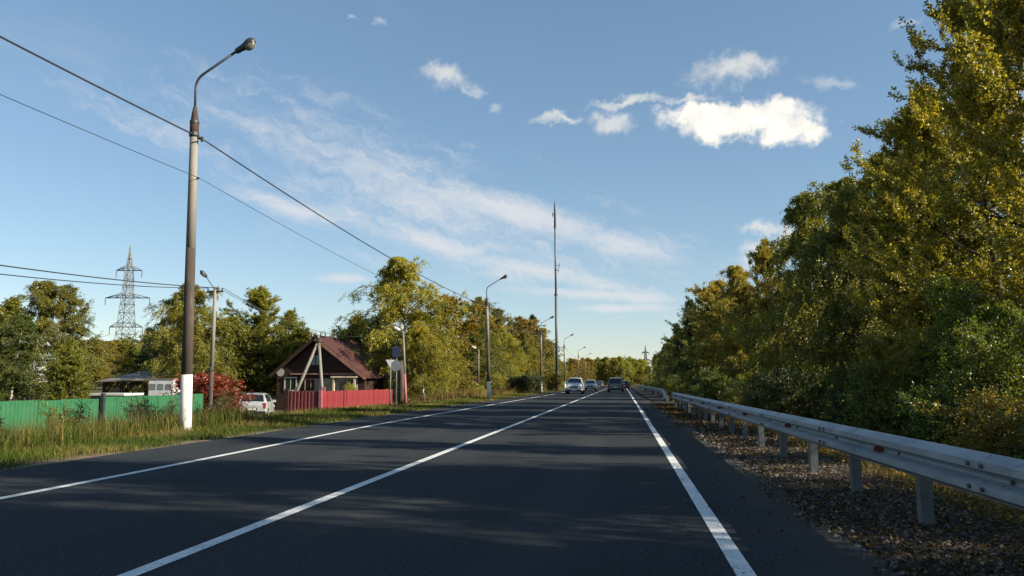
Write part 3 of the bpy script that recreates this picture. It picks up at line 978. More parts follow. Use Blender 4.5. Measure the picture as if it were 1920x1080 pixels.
for i in range(9):
    plant_px(RND.choice(('maple_a', 'maple_b')), 'maple_tree', 1050 + i * 6.5, 678 + RND.uniform(-5, 6), 'small orange tree at the far end of the left row, beyond the mast',
             Y=230 + i * 6, color=ORANGE, group='orange trees at the far end of the left row', wide=1.2)
for i in range(34):
    f = (i % 17) / 16
    plant_px(RND.choice(('birch_a', 'birch_b', 'poplar_b', 'maple_a')), 'birch_tree', 1098 + f * 116 + RND.uniform(-4, 4), 672 + RND.uniform(-4, 8) + 14 * max(0, f - 0.8) * 5,
             'yellow-green tree of the far wood closing the road', Y=430 + (i // 17) * 25 + RND.uniform(-8, 8), color=RND.choice((YELLOW, YELLOW, (0.50, 0.45, 0.03), GOLD)), group='far wood closing the road', wide=1.1)
for i in range(26):
    px = 270 + i * 22 + RND.uniform(-8, 8)
    yt = 668 if 560 < px < 660 else RND.uniform(618, 650)
    plant_px(RND.choice(('maple_a', 'maple_b', 'birch_b')), 'maple_tree', px, yt, 'lower olive tree filling the background behind the house and the left trees',
             Y=92 + RND.uniform(-6, 12), color=RND.choice((OLIVE, OLIVE, GOLD, GREEN)), group='background trees behind the house', wide=1.6)
# shrubs of the left side
plant('shrub_red', 'red_bush', *at(425, 740, 43).xy, 2.6, 'bright red bush between the thin lamp pole and the parked car', 'bush', None, RED, 1.25)
plant('shrub_red', 'red_bush', *at(375, 740, 45).xy, 2.6, 'smaller red bush behind the green fence by the street-light pole', 'bush', None, RED, 1.2)
plant_px('spruce', 'young_spruce', -12, 738, 'young dark spruce cut by the left border in the roadside grass', Y=15.5, color=DARK, cat='tree', wide=1.5)
for px, Y in ((958, 92), (975, 92), (992, 93), (1008, 94)):
    plant('shrub_b', 'dark_hedge_bush', *at(px, 740, Y).xy, 2.1, 'dark green bush in the clipped-looking hedge block below the third lamp pole', 'bush', 'dark hedge bushes beside the road', DARK, 1.0)
for px, yt, Y, c, w in ((800, 712, 72, BROWN, 1.4), (835, 718, 76, GOLD, 1.4), (870, 716, 82, GOLD, 1.4), (930, 700, 88, YELLOW, 1.2), (775, 690, 70, BROWN, 1.0), (1035, 700, 118, GOLD, 1.2), (700, 715, 66, DARK, 1.3), (655, 705, 63.5, DARK, 1.0)):
    plant_px('shrub_b', 'shrub', px, yt, 'low autumn shrub at the foot of the left tree row', Y=Y, cat='shrub', group='low shrubs under the left trees', color=c, wide=w)
for px, py, Y, h, c in ((410, 765, 35, 1.4, BROWN), (430, 770, 37, 1.45, BROWN), (400, 775, 33, 1.1, BROWN), (285, 790, 24, 1.0, BROWN), (255, 800, 22.5, 0.9, BROWN), (452, 790, 34, 0.6, OLIVE),
                        (270, 790, 25, 1.0, BROWN), (312, 790, 25, 0.9, BROWN), (105, 800, 19, 0.9, OLIVE), (140, 800, 20, 0.95, BROWN), (120, 790, 22, 1.0, OLIVE)):
    q = at(px, py, Y)
    plant('weed', 'weed_clump', q.x, q.y, h, ('tall ' if h > 1.4 else 'low ') + ('brown' if c == BROWN else 'olive') + ' weed clump ' + ('beside the thin lamp pole' if Y > 30 else 'before the left half of the green fence' if px < 200 else 'before the green fence just left of the near street lamp'), 'weeds', 'weed clumps in the left verge', c, 1.3)

# ------------------------------------------------------------------ grass, fallen leaves
def grass(name, n, xr, yr, hr, wr, palette, seed, keep=None, lean=0.35, segs=False, parent=None, clump=0.0):
    rng = np.random.default_rng(seed)
    x = rng.uniform(*xr, n)
    # blades thin out with distance as they shrink in view
    y = yr[0] * (yr[1] / yr[0]) ** rng.uniform(0, 1, n)
    if clump:
        cx = rng.uniform(*xr, n // 40 + 1); cyy = yr[0] * (yr[1] / yr[0]) ** rng.uniform(0, 1, n // 40 + 1)
        k = rng.integers(0, len(cx), n)
        x = np.where(rng.uniform(size=n) < 0.7, np.clip(cx[k] + rng.normal(size=n) * clump, *xr), x)
        y = np.where(rng.uniform(size=n) < 0.7, cyy[k] + rng.normal(size=n) * clump, y)
        tone_c = rng.uniform(0, 1, len(cx))[k]
    else:
        tone_c = 0.5 + 0.5 * np.sin(x * 1.1 + y * 0.6) * np.cos(y * 0.9 - x * 0.5)
    if keep is not None:
        m = keep(x, y, rng)
        x, y, tone_c = x[m], y[m], tone_c[m]
    n = len(x)
    z = np.array([ground(a, b) for a, b in zip(x, y)]) - 0.01
    dist = np.clip(y / 20, 0.8, 3.0)
    h = rng.uniform(*hr, n) * (0.7 + 0.6 * tone_c)
    w = rng.uniform(*wr, n) * dist
    az = rng.uniform(0, 6.283, n)
    side = np.stack([np.cos(az), np.sin(az), np.zeros(n)], 1)
    b = np.stack([x, y, z], 1)
    ln = rng.normal(size=(n, 3)) * lean; ln[:, 2] = 0
    top = b + np.stack([np.zeros(n), np.zeros(n), h], 1) + ln * h[:, None]
    midp = b + np.stack([np.zeros(n), np.zeros(n), h * 0.55], 1) + ln * h[:, None] * 0.25
    ww = side * w[:, None] * 0.5
    Vv = np.stack([b - ww, b + ww, midp + ww * 0.8, midp - ww * 0.8, top], 1)
    pal = np.array(palette)
    ii = np.clip((tone_c * 0.7 + rng.uniform(0, 0.45, n)) * len(pal), 0, len(pal) - 1).astype(int)
    c = pal[ii] * rng.uniform(0.7, 1.25, (n, 1))
    cols = np.concatenate([c, np.ones((n, 1))], 1)
    me = bpy.data.meshes.new(name)
    k = 5
    base = (np.arange(n) * k)[:, None]
    F = np.concatenate([base + np.array([[0, 1, 2]]), base + np.array([[0, 2, 3]]), base + np.array([[3, 2, 4]])], 1).reshape(-1)
    me.vertices.add(n * k); me.loops.add(n * 9); me.polygons.add(n * 3)
    me.vertices.foreach_set('co', Vv.astype(np.float32).ravel())
    me.loops.foreach_set('vertex_index', F.astype(np.int32))
    me.polygons.foreach_set('loop_start', (np.arange(n * 3) * 3).astype(np.int32))
    me.polygons.foreach_set('loop_total', np.full(n * 3, 3, dtype=np.int32))
    me.materials.append(M['blade'])
    me.update(calc_edges=True)
    set_leaf(me, np.repeat(cols, k, axis=0))
    return link(name, me)


G1, G2, G3 = (0.036, 0.060, 0.012), (0.068, 0.095, 0.018), (0.13, 0.13, 0.032)
D1, D2, D3 = (0.21, 0.16, 0.058), (0.13, 0.082, 0.036), (0.12, 0.07, 0.03)
soft = lambda x, y, rng: rng.uniform(size=len(x)) < np.clip((-8.62 - x - 0.25 * np.sin(y * 1.7) - 0.15 * np.sin(y * 4.1)) / 0.6, 0, 1)
stuff(grass('short_grass', 52000, (-12.2, -8.6), (9, 110), (0.05, 0.15), (0.010, 0.018), [G1, G2, G2, G3, D1], 1, soft), 'short green grass on the verge left of the asphalt', 'grass')
stuff(grass('tall_grass', 42000, (-20.0, -11.0), (11, 44), (0.22, 0.62), (0.010, 0.018), [G1, G1, G2, G2, G3, D1, D2], 2, lambda x, y, rng: (x < -0.50 * y + 0.6 * np.sin(y * 0.9)) & (y < 43), clump=0.55, lean=0.3),
      'tall tangled grass and dry stalks on the slope below the green fence', 'grass')
stuff(grass('mown_grass', 26000, (-24, -11.0), (20, 66), (0.06, 0.22), (0.010, 0.018), [G2, G2, G3, D1], 8), 'short yellow-green grass in front of the red fence', 'grass')
stuff(grass('dry_grass', 16000, (-24.0, -11.5), (60, 160), (0.3, 0.9), (0.010, 0.018), [G3, D1, D1, D2], 3, clump=0.8), 'sunlit dry yellow grass in front of the far left trees', 'grass')
stuff(grass('dry_verge_grass', 15000, (3.3, 7.5), (5, 70), (0.06, 0.32), (0.007, 0.014), [G2, G3, D1, D1, D2], 4, clump=0.4, lean=0.5), 'dry yellow grass behind the guardrail posts', 'grass')

rng = np.random.default_rng(77)
n = 30000
u = rng.beta(1.6, 2.0, n)
lx = 1.50 + u * 2.5
ly = 2.5 * (48 / 2.5) ** rng.uniform(0, 1, n)
lx = lx + 0.10 * np.sin(ly * 1.3) + 0.08 * np.sin(ly * 3.1 + 1) * (1 - u)
stray = rng.uniform(size=n) < 0.012
lx = np.where(stray, rng.uniform(0.4, 1.7, n), lx)
lz = np.array([max(ground(a, b), 0.0 if a < 1.74 else -9) for a, b in zip(lx, ly)]) + rng.uniform(0.004, 0.035, n)
ax = rng.normal(size=(n, 3)); ax[:, 2] *= 0.35
sz = rng.uniform(0.018, 0.048, n) * np.clip(ly / 14, 0.9, 2.0)
pal = np.array([(0.11, 0.062, 0.028), (0.21, 0.135, 0.06), (0.33, 0.24, 0.13), (0.28, 0.18, 0.03), (0.05, 0.036, 0.024), (0.17, 0.14, 0.10)])
cc = pal[rng.choice(6, n, p=[.26, .22, .12, .08, .22, .10])] * rng.uniform(0.35, 1.05, (n, 1))
lit = leaf_mesh('fallen_leaves', np.stack([lx, ly, lz], 1), ax, sz, 0.8, np.zeros(n), np.zeros(n), rng, M['litter'], 3.0)
a = lit.color_attributes['leaf']
a.data.foreach_set('color', np.repeat(np.concatenate([cc, np.ones((n, 1))], 1), 4, axis=0).astype(np.float32).ravel())
n = 16000
gx = rng.uniform(3.3, 7.5, n); gy = 3.5 * (45 / 3.5) ** rng.uniform(0, 1, n)
gz = np.array([ground(a_, b_) for a_, b_ in zip(gx, gy)]) + rng.uniform(0.01, 0.07, n)
ga = rng.normal(size=(n, 3)); ga[:, 2] *= 0.4
gl = leaf_mesh('golden_leaves', np.stack([gx, gy, gz], 1), ga, rng.uniform(0.03, 0.07, n) * np.clip(gy / 14, 0.9, 2.0), 0.8, np.zeros(n), np.zeros(n), rng, M['litter'], 3.0)
gp = np.array([(0.36, 0.22, 0.04), (0.30, 0.16, 0.035), (0.18, 0.11, 0.04), (0.40, 0.30, 0.09)])
gc = gp[rng.integers(0, 4, n)] * rng.uniform(0.6, 1.3, (n, 1))
gl.color_attributes['leaf'].data.foreach_set('color', np.repeat(np.concatenate([gc, np.ones((n, 1))], 1), 4, axis=0).astype(np.float32).ravel())
stuff(link('golden_leaves', gl), 'golden fallen leaves on the ground behind the guardrail posts', 'leaves')
stuff(link('fallen_leaves', lit), 'brown fallen leaves littering the gravel shoulder under the guardrail', 'leaves')
n = 4500
u = rng.uniform(size=n)
sx_ = 1.62 + u * 1.7; sy_ = 2.5 * (30 / 2.5) ** rng.uniform(0, 1, n)
b = np.stack([sx_, sy_, np.array([max(ground(a, c), 0.0 if a < 1.74 else -9) for a, c in zip(sx_, sy_)])], 1)
s_ = rng.uniform(0.008, 0.028, n)[:, None] * np.clip(sy_ / 10, 1, 2)[:, None]
oct_ = np.array([(1, 0, 0), (0, 1, 0), (-1, 0, 0), (0, -1, 0), (0.1, 0.1, 0.8)])
st = b[:, None] + oct_[None] * s_[:, None] * rng.uniform(0.6, 1.3, (n, 5, 1))
gcol = np.concatenate([np.array([(0.16, 0.15, 0.135)]) * rng.uniform(0.35, 1.6, (n, 1)), np.ones((n, 1))], 1)
stuff(link('gravel', quads_mesh('gravel', st, n, 5, [(0, 1, 4), (1, 2, 4), (2, 3, 4), (3, 0, 4)], M['litter'], gcol)), 'grey gravel along the right edge of the asphalt', 'gravel')


# ------------------------------------------------------------------ guardrails
def w_profile(t):
    """W-beam, road side towards -x; 0.31 m high"""
    pts = []
    for i in range(25):
        k = i / 24
        z = -0.155 + 0.31 * k
        q = 0.5 - 0.5 * math.cos(4 * math.pi * k)
        pts.append((-0.082 * min(1, q * 1.35) + 0.0, z))
    return [(x - t, z) for x, z in pts] + [(x, z) for x, z in reversed(pts)]


def beam_mesh(L, drop0=0.0, drop1=0.0):
    b = MB()
    prof = w_profile(0.004)
    n = len(prof)
    vs = []
    for k, y in enumerate((0, L)):
        d = drop0 if k == 0 else drop1
        vs += [(x, y, z + d) for x, z in prof]
    fs = [(i, (i + 1) % n, n + (i + 1) % n, n + i) for i in range(n)] + [tuple(range(n)), tuple(range(2 * n - 1, n - 1, -1))]
    b.add(vs, fs)
    return b.mesh('rail_beam', M['galv'])


RX, RZ = 2.42, 0.575
gr = thing('guardrail', 'long grey W-beam guardrail running along the right shoulder in the foreground', 'guardrail', (RX, 0, 0))
bm4 = beam_mesh(4.3)
y0 = -2.6
NB = 10
for i in range(NB):
    o = link('rail_beam', bm4, gr, (0.003 * (i % 2), y0 + i * 4.2, RZ))
endb = MB()
pr = w_profile(0.004)
k0 = len(pr)
vs = []
ye = y0 + NB * 4.2 + 0.1
for j in range(9):
    a = j / 8
    vs += [(x + 0.5 * a * a, ye + 1.6 * a, z - 0.10 * a * a) for x, z in pr]
fs = [(j * k0 + i, j * k0 + (i + 1) % k0, (j + 1) * k0 + (i + 1) % k0, (j + 1) * k0 + i) for j in range(8) for i in range(k0)]
endb.add(vs, fs)
endb.build('rail_end', M['galv'], gr, (0.002, 0, RZ))
post = MB()
for c, s in (((0, 0, 0), (0.006, 0.115, 1.36)), ((0.05, 0.0565, 0), (0.10, 0.006, 1.36)), ((0.05, -0.0565, 0), (0.10, 0.006, 1.36))):
    post.box(c, s)
pm = post.mesh('post', M['galv_dull'])
blk = MB()
blk.box((-0.03, 0, 0), (0.10, 0.10, 0.20))
blm = blk.mesh('spacer', M['galv_dull'])
bolt = MB(); bolt.tube([(0, 0, 0), (-0.018, 0, 0)], 0.016, 8)
btm = bolt.mesh('bolt', M['bolt'])
refl = MB(); refl.prism([(-0.002, -0.045), (-0.002, 0.045), (-0.05, 0.02), (-0.05, -0.02)], -0.004, 0.004)
rfm = refl.mesh('reflector', M['reflector'])
refw = MB(); refw.prism([(-0.002, -0.045), (-0.002, 0.045), (-0.05, 0.02), (-0.05, -0.02)], 0.0045, 0.0065)
rwm = refw.mesh('reflector_back', M['reflector_white'])
for i in range(20):
    py_ = 1.30 + i * 2.10
    rr = random.Random(i)
    o = link('post', pm, gr, (0.135, py_, -0.02), (rr.uniform(-0.02, 0.02), rr.uniform(-0.03, 0.02), rr.uniform(-0.06, 0.06)))
    link('spacer', blm, o, (-0.055, 0, RZ + 0.02))
    if py_ < 26:
        link('bolt', btm, gr, (-0.004, py_, RZ))
for i in range(10):
    yy = y0 + 0.05 + i * 4.2
    if 0.5 < yy < 30:
        for dz in (-0.075, 0.075):
            for dy in (-0.1, 0.1):
                link('bolt', btm, gr, (-0.086, yy + dy, RZ + dz * 1.02))
    if yy > 0:
        o = link('reflector', rfm, gr, (-0.006, 8.02 + (i - 1) * 4.2, RZ + 0.005))
        o.scale = (1.9, 1, 1.0)
        link('reflector_back', rwm, o)
# the second guardrail, its near end dipping to the ground
g2 = thing('guardrail', 'farther guardrail beyond the gap, its near end bent down to the ground', 'guardrail', (2.95, 0, 0))
bmd = beam_mesh(8.2, -0.56, 0)
link('rail_beam', bmd, g2, (0, 54, RZ))
bm8 = beam_mesh(8.1)
for i in range(14):
    link('rail_beam', bm8, g2, (0.003 * (i % 2), 62 + i * 8.0, RZ))
for i in range(46):
    link('post', pm, g2, (0.135, 59 + i * 2.5, -0.02))


# ------------------------------------------------------------------ street lamps of the main row
SZ = [1.065, 0.975, 0.98, 1.0, 0.97, 0.97]


def lamp_post(label, x, y, group, lean=(0, 0), zs=1.0, first=[None]):
    if first[0] is None:
        t = thing('street_lamp', label, 'street lamp', (x, y, ground(x, y)), 0, group)
        b = MB(); b.tube([(0, 0, 1.32), (0, 0, 4.4)], [0.152, 0.132], 14); b.build('pole_lower', M['concrete_dark'], t, smooth=True)  # unlit stretch of the shaft, its shade put in by the darker concrete
        b = MB(); b.tube([(0, 0, 4.4), (0, 0, 7.55)], [0.132, 0.112], 14); b.build('pole_upper', M['concrete'], t, smooth=True)
        b = MB(); b.tube([(0, 0, -0.3), (0, 0, 1.32)], [0.166, 0.154], 14); b.build('whitewashed_base', M['whitewash'], t, smooth=True)
        b = MB(); b.tube([(0, 0, 7.2), (0, 0, 7.5), (0, 0, 7.8), (0, 0, 8.0)], [0.128, 0.125, 0.085, 0.045], 12)
        cl = b.build('bracket_sleeve', M['rust'], t, smooth=True)
        b = MB(); b.tube([(0, 0, 7.24), (0, 0, 7.32)], 0.142, 12); b.build('clamp', M['steel_dark'], cl)
        b = MB(); b.tube([(0, 0, 7.55), (0, 0, 7.62)], 0.135, 12); b.build('clamp', M['steel_dark'], cl)
        b = MB()
        pts = [(0, 0, 7.9), (0, 0, 8.45)]
        for k in range(1, 8):
            a = k / 7 * R(62)
            pts.append((0.42 * (1 - math.cos(a)), 0, 8.45 + 0.42 * math.sin(a)))
        e = pts[-1]
        pts.append((e[0] + 1.15 * math.sin(R(62)), 0, e[2] + 1.15 * math.cos(R(62))))
        b.tube(pts, 0.034, 8); b.build('arm', M['steel_dark'], t, smooth=True)
        # cobra head: housing with a bowl
        hd = thing('lamp_head', '', '', pts[-1]); del hd['label']; del hd['category']
        bpy.data.objects.remove(hd)
        b = MB()
        ex, ez = pts[-1][0], pts[-1][2]
        dx, dz = math.sin(R(66)), math.cos(R(66))
        st_ = [(-0.05, 0.045), (0.02, 0.075), (0.2, 0.085), (0.27, 0.10), (0.40, 0.135), (0.52, 0.125), (0.60, 0.06)]
        b.tube([(ex + dx * s, 0, ez + dz * s) for s, r in st_], [r for s, r in st_], 12)
        hh = b.build('lamp_head', M['steel_dark'], t, smooth=True)
        b = MB()
        st_ = [(0.26, 0.06), (0.34, 0.115), (0.44, 0.125), (0.54, 0.09), (0.58, 0.03)]
        b.tube([(ex + dx * s + 0.02, 0, ez + dz * s - 0.045) for s, r in st_], [r for s, r in st_], 12)
        b.build('lens', M['lens'], hh, smooth=True)
        b = MB(); b.tube([(0.1, 0, 7.18), (0.26, 0, 7.14)], 0.03, 6); b.tube([(0.25, 0, 7.08), (0.25, 0, 7.2)], 0.045, 8)
        b.build('insulator', M['steel_dark'], t)
        b = MB(); b.tube([(0.09, 0, 6.15), (0.19, 0, 6.15)], 0.025, 6); b.build('insulator', M['steel_dark'], t)
        first[0] = t
    else:
        t = dup(first[0])
        t.location = (x, y, ground(x, y)); tag(t, label, 'street lamp', group)
    t.rotation_euler = (lean[1], lean[0], 0)
    t.scale = (0.92, 0.92, zs)
    return t


p1 = at_x(347, 810, -10.75)
LP = [(-11.03, 19.27), (-10.08, 60.5), (-10.05, 99.5), (-10.0, 140), (-10.0, 184), (-10.2, 224)]
GP = 'street lamps along the left verge'
LL = ['tall concrete street lamp with whitewashed base, nearest one at the left', 'second tall street lamp, in front of the trees right of the weeping birch',
      'third street lamp of the row, among yellow trees left of the mast', 'fourth street lamp, just right of the tall mast',
      'fifth street lamp, small against the sky above the oncoming cars', 'farthest and smallest street lamp of the left row']
LEAN = [(-0.018, 0), (-0.028, 0), (0.0, 0), (-0.01, 0), (0, 0), (0.0, 0)]
for (x, y), l, ln, zs in zip(LP, LL, LEAN, SZ):
    lamp_post(l, x, y, GP, ln, zs)


def cable(label, pts_pairs, rad, sag, name='power_cable', n=26, mat='cable'):
    b = MB()
    for (a, c), sg in zip(pts_pairs, sag):
        a, c = Vector(a), Vector(c)
        b.tube([a.lerp(c, i / n) - Vector((0, 0, sg * 4 * (i / n) * (1 - i / n))) for i in range(n + 1)], rad, 5)
    return tag(b.build(name, M[mat], smooth=True), label, 'cable')


def lp(i, dz, dx=0.25):
    x, y = LP[i]
    dz *= SZ[i]
    return (x + dx + LEAN[i][0] * dz, y, ground(x, y) + dz)


back = (-11.0, -21.0, 7.6)
cable('thick black cable slung from the nearest street lamp along the whole lamp row', [(back, lp(0, 7.14)), (lp(0, 7.14), lp(1, 7.14)), (lp(1, 7.14), lp(2, 7.14)), (lp(2, 7.14), lp(3, 7.14)), (lp(3, 7.14), lp(4, 7.14))],
      0.021, [0.45, 0.45, 0.5, 0.5, 0.5])
cable('thin lower wire running between the first two street lamps below the thick cable', [((-11.0, -21.0, 6.4), lp(0, 6.15, 0.19)), (lp(0, 6.15, 0.19), lp(1, 6.15, 0.19))], 0.008, [0.35, 0.5])


# ------------------------------------------------------------------ smaller lamp poles
def small_lamp(label, base, h, head_dir, mat_lo, mat_hi, head_mat, arm=0.35, rad=0.075, lean=0.0, cross=False, rise=0.3):
    t = thing('lamp_pole', label, 'lamp pole', base)
    t.rotation_euler = (0, lean, 0)
    b = MB(); b.tube([(0, 0, -0.3), (0, 0, h * 0.42)], [rad * 1.15, rad], 10); b.build('pole_lower', M[mat_lo], t, smooth=True)
    b = MB(); b.tube([(0, 0, h * 0.42), (0, 0, h)], [rad, rad * 0.8], 10); b.build('pole_upper', M[mat_hi], t, smooth=True)
    d = Vector(head_dir).normalized()
    b = MB(); b.tube([(0, 0, h - 0.15), tuple(d * arm * 0.5 + Vector((0, 0, h + rise * 0.3))), tuple(d * arm + Vector((0, 0, h + rise)))], 0.025, 6); b.build('arm', M['steel_dark'], t)
    e = d * arm + Vector((0, 0, h + rise))
    u = (d + Vector((0, 0, 0.9 * rise / max(arm, 0.1)))).normalized()
    b = MB(); b.tube([tuple(e + u * s) for s in (-0.05, 0.08, 0.3, 0.42)], [0.06, 0.10, 0.12, 0.05], 10)
    hd = b.build('lamp_head', M[head_mat], t, smooth=True)
    b = MB(); b.tube([tuple(e + u * s + Vector((0, 0, -0.05))) for s in (0.1, 0.3, 0.38)], [0.08, 0.10, 0.05], 10); b.build('lens', M['lens'], hd, smooth=True)
    if cross:
        b = MB(); b.box((0, 0, h - 0.25), (0.9, 0.08, 0.08)); b.build('cross_arm', M['steel_dark'], t)
        for k in (-0.4, 0.4, 0.15):
            b = MB(); b.tube([(k, 0, h - 0.21), (k, 0, h - 0.06)], 0.035, 8); b.build('insulator', M['steel_dark'], t)
    return t


SPb = at(394, 760, 39.5)
spz = ground(SPb.x, SPb.y)
sph = at(397, 538, 39.5).z - spz
small_lamp('thin lamp pole with tilted dark lamp head beside the green fence', (SPb.x, SPb.y, spz), sph, (-0.5, -0.8, 0), 'concrete_dark', 'concrete', 'steel_dark', 0.55, 0.11, 0.0, True, 0.5)
b2 = at(761, 765, 47); z2 = ground(b2.x, b2.y)
small_lamp('low pole with pale lamp head beside the road signs', (b2.x, b2.y, z2), at(752, 622, 47).z - z2, (-1, -0.2, 0), 'pink_post', 'concrete', 'lamp_light', 0.22, 0.075, -0.055, False, 0.12)
b3 = at(897, 747, 72); z3 = ground(b3.x, b3.y)
small_lamp('low pole with small pale lamp head left of the second street lamp', (b3.x, b3.y, z3), at(896, 655, 72).z - z3, (-1, -0.2, 0), 'rust', 'concrete', 'lamp_light', 0.3, 0.075, 0.0, False, 0.12)
a1 = Vector((SPb.x - 0.4, SPb.y, spz + sph - 0.06)); a2 = Vector((SPb.x + 0.15, SPb.y, spz + sph - 0.06)); a3 = Vector((SPb.x + 0.4, SPb.y, spz + sph - 0.06))
wl = at(-80, 486, 20.5); wl2 = at(-80, 505, 20.5)
cable('upper of two cables coming from the left border to the thin lamp pole', [(wl, a2)], 0.022, [0.12])
cable('lower of two cables coming from the left border to the thin lamp pole', [(wl2, a1)], 0.018, [0.14])

# ------------------------------------------------------------------ A-frame utility pole by the red fence
fb = at(608, 768, 44.6); fz = ground(fb.x, fb.y)
ft = at(597, 628, 45.0)
t = thing('braced_utility_pole', 'utility pole propped by a slanting strut in front of the red-roofed house', 'utility pole', (fb.x, fb.y, fz))
loc = lambda p: Vector(p) - Vector((fb.x, fb.y, fz))
top = loc(ft)
b = MB(); b.tube([(0, 0, -0.3), tuple(top)], [0.11, 0.085], 10); b.build('pole', M['concrete'], t, smooth=True)
s0 = at(531, 770, 44.6); s0 = loc((s0.x, s0.y, ground(s0.x, s0.y) - 0.2))
b = MB(); b.tube([tuple(s0), tuple(top * 0.93)], [0.105, 0.085], 10); b.build('strut', M['concrete'], t, smooth=True)
b = MB(); b.box(tuple(top + Vector((0, 0, -0.12))), (0.95, 0.09, 0.09)); b.build('cross_arm', M['rust'], t)
b = MB(); b.tube([tuple(top * 0.9), tuple(top * 0.96)], 0.17, 10); b.build('clamp', M['rust'], t)
for k in (-0.42, -0.15, 0.15, 0.42):
    b = MB(); b.tube([tuple(top + Vector((k, 0, -0.07))), tuple(top + Vector((k, 0, 0.14)))], 0.04, 8); b.build('insulator', M['steel_dark'], t)
b = MB(); b.box(tuple(Vector((0, -0.16, 1.45))), (0.16, 0.10, 0.34)); b.build('meter_box', M['pink_post'], t)
W1 = ft + Vector((-0.42, 0, 0.1)); W2 = ft + Vector((0.42, 0, 0.1))
cable('upper wire between the thin lamp pole and the propped utility pole', [(a3, W1)], 0.016, [0.10])
cable('lower wire between the thin lamp pole and the propped utility pole', [(a2, W2)], 0.012, [0.22])
cable('wire leading from the propped utility pole to the low lamp beside the signs', [(W2, (b2.x - 0.2, 47, at(752, 622, 47).z))], 0.012, [0.25])
cable('wire from the low pale lamp into the trees at its left', [((b3.x, b3.y, at(896, 665, 72).z), at(820, 656, 84))], 0.016, [0.1])


# ------------------------------------------------------------------ fences of profiled sheet
def sheet_mesh(w, h, mat, ridges=5, depth=0.03):
    prof = []
    n = ridges
    for i in range(n):
        a = w * i / n; p = w / n
        prof += [(a, 0), (a + p * 0.45, 0), (a + p * 0.55, depth), (a + p * 0.9, depth)]
    prof.append((w, 0))
    b = MB()
    vs = [(x, y, 0) for x, y in prof] + [(x, y, h) for x, y in prof]
    k = len(prof)
    vs += [(x, y - 0.004, 0) for x, y in prof] + [(x, y - 0.004, h) for x, y in prof]
    fs = []
    for i in range(k - 1):
        fs.append((i, i + 1, k + i + 1, k + i)); fs.append((2 * k + i + 1, 2 * k + i, 3 * k + i, 3 * k + i + 1))
        fs.append((k + i, k + i + 1, 3 * k + i + 1, 3 * k + i)); fs.append((i + 1, i, 2 * k + i, 2 * k + i + 1))
    fs += [(0, k, 3 * k, 2 * k), (k - 1, 3 * k - 1, 4 * k - 1, 2 * k - 1)]
    b.add(vs, fs)
    return b.mesh('sheet', mat)


def run_fence(parent, mesh, w, a, c, ztop, h, postmat, ry=0.0):
    a, c = Vector(a), Vector(c)
    L = (c - a).length
    d = (c - a).normalized()
    n = max(1, int(round(L / w)))
    rz = math.atan2(d.y, d.x)
    rr = random.Random(int(L * 100))
    for i in range(n):
        p = a + d * (L * i / n)
        o = link('sheet', mesh, parent, (p.x, p.y, ztop - h + rr.uniform(-0.018, 0.018)), (0, rr.uniform(-0.006, 0.006), rz + rr.uniform(-0.01, 0.01)))
        o.scale = (L / n / w * 1.01, 1, 1)
    b = MB(); b.box((0, 0, 0), (0.06, 0.06, h + 0.35))
    pmm = b.mesh('fence_post', postmat)
    nrm = Vector((-d.y, d.x, 0))
    for i in range(int(L / 2.5) + 1):
        p = a + d * min(L, i * 2.5) + nrm * 0.08
        link('fence_post', pmm, parent, (p.x, p.y, ztop - h / 2 - 0.18))


# green fence; the sheet's outer side faces the road
gf0 = at(-190, 755, 17.5); gA = at_x(188, 745, -20.35); gB = at(388, 737, 40.6)
gt = thing('green_fence', 'green profiled-sheet fence stretching behind the tall grass at the left', 'fence', (0, 0, 0))
gs = sheet_mesh(1.12, 1.85, M['green_sheet'], 6)
ztl = at_x(60, 751, -20.2).z; ztr = at(330, 739.5, 36).z
run_fence(gt, gs, 1.12, (-20.1, 15.5, 0), (gA.x, gA.y, 0), ztl, 1.85, M['steel_dark'])
run_fence(gt, gs, 1.12, (gA.x + 0.02, gA.y + 0.05, 0), (-20.7, 37.7, 0), ztr, 1.85, M['steel_dark'])
b = MB(); b.box((gA.x + 0.12, gA.y, ztl - 0.75), (0.13, 0.13, 1.9)); b.build('corner_post', M['steel_dark'], gt)

rA = at_x(600, 775, -17.0); rB = at_x(735, 763, -17.0)
rzt = at_x(660, 732, -17.0).z
rt = thing('red_fence', 'bright red profiled-sheet fence in front of the red-roofed house', 'fence', (0, 0, 0))
rs = sheet_mesh(1.12, 1.5, M['red_sheet'], 6)
run_fence(rt, rs, 1.12, (-17.0, rA.y, 0), (-17.0, rB.y, 0), rzt, 1.5, M['steel_dark'])
b = MB(); b.box((-16.95, rA.y - 0.1, rzt - 0.72), (0.16, 0.16, 1.6)); b.build('corner_post', M['pink_post'], rt)
rd = sheet_mesh(0.85, 1.5, M['dark_red_sheet'], 4)
run_fence(rt, rd, 0.85, (-18.75, rA.y - 0.12, 0), (-17.05, rA.y - 0.12, 0), rzt, 1.5, M['steel_dark'])
b = MB(); b.box((-18.95, rA.y - 0.12, rzt - 0.6), (0.25, 0.2, 1.5)); b.build('gate_post', M['board_dark'], rt)

# ------------------------------------------------------------------ house
HY = 60.0
pk = at(594, 631, HY); el = at(511, 702, HY); er = at(692, 708, HY)
hz = ground(pk.x, HY)
hxl, hxr, hpx, hpz, hez = el.x + 0.35, er.x - 0.35, pk.x, pk.z, el.z
ht = thing('house', 'dark wooden gable house with brown-red metal roof behind the red fence', 'house', (0, 0, 0))
DEP = 9.5
b = MB(); b.prism([(hxl, hz - 0.3), (hxr, hz - 0.3), (hxr, hez - 0.05), (hpx, hpz - 0.28), (hxl, hez - 0.05)], HY, HY + DEP); b.build('wall', M['board_dark'], ht)
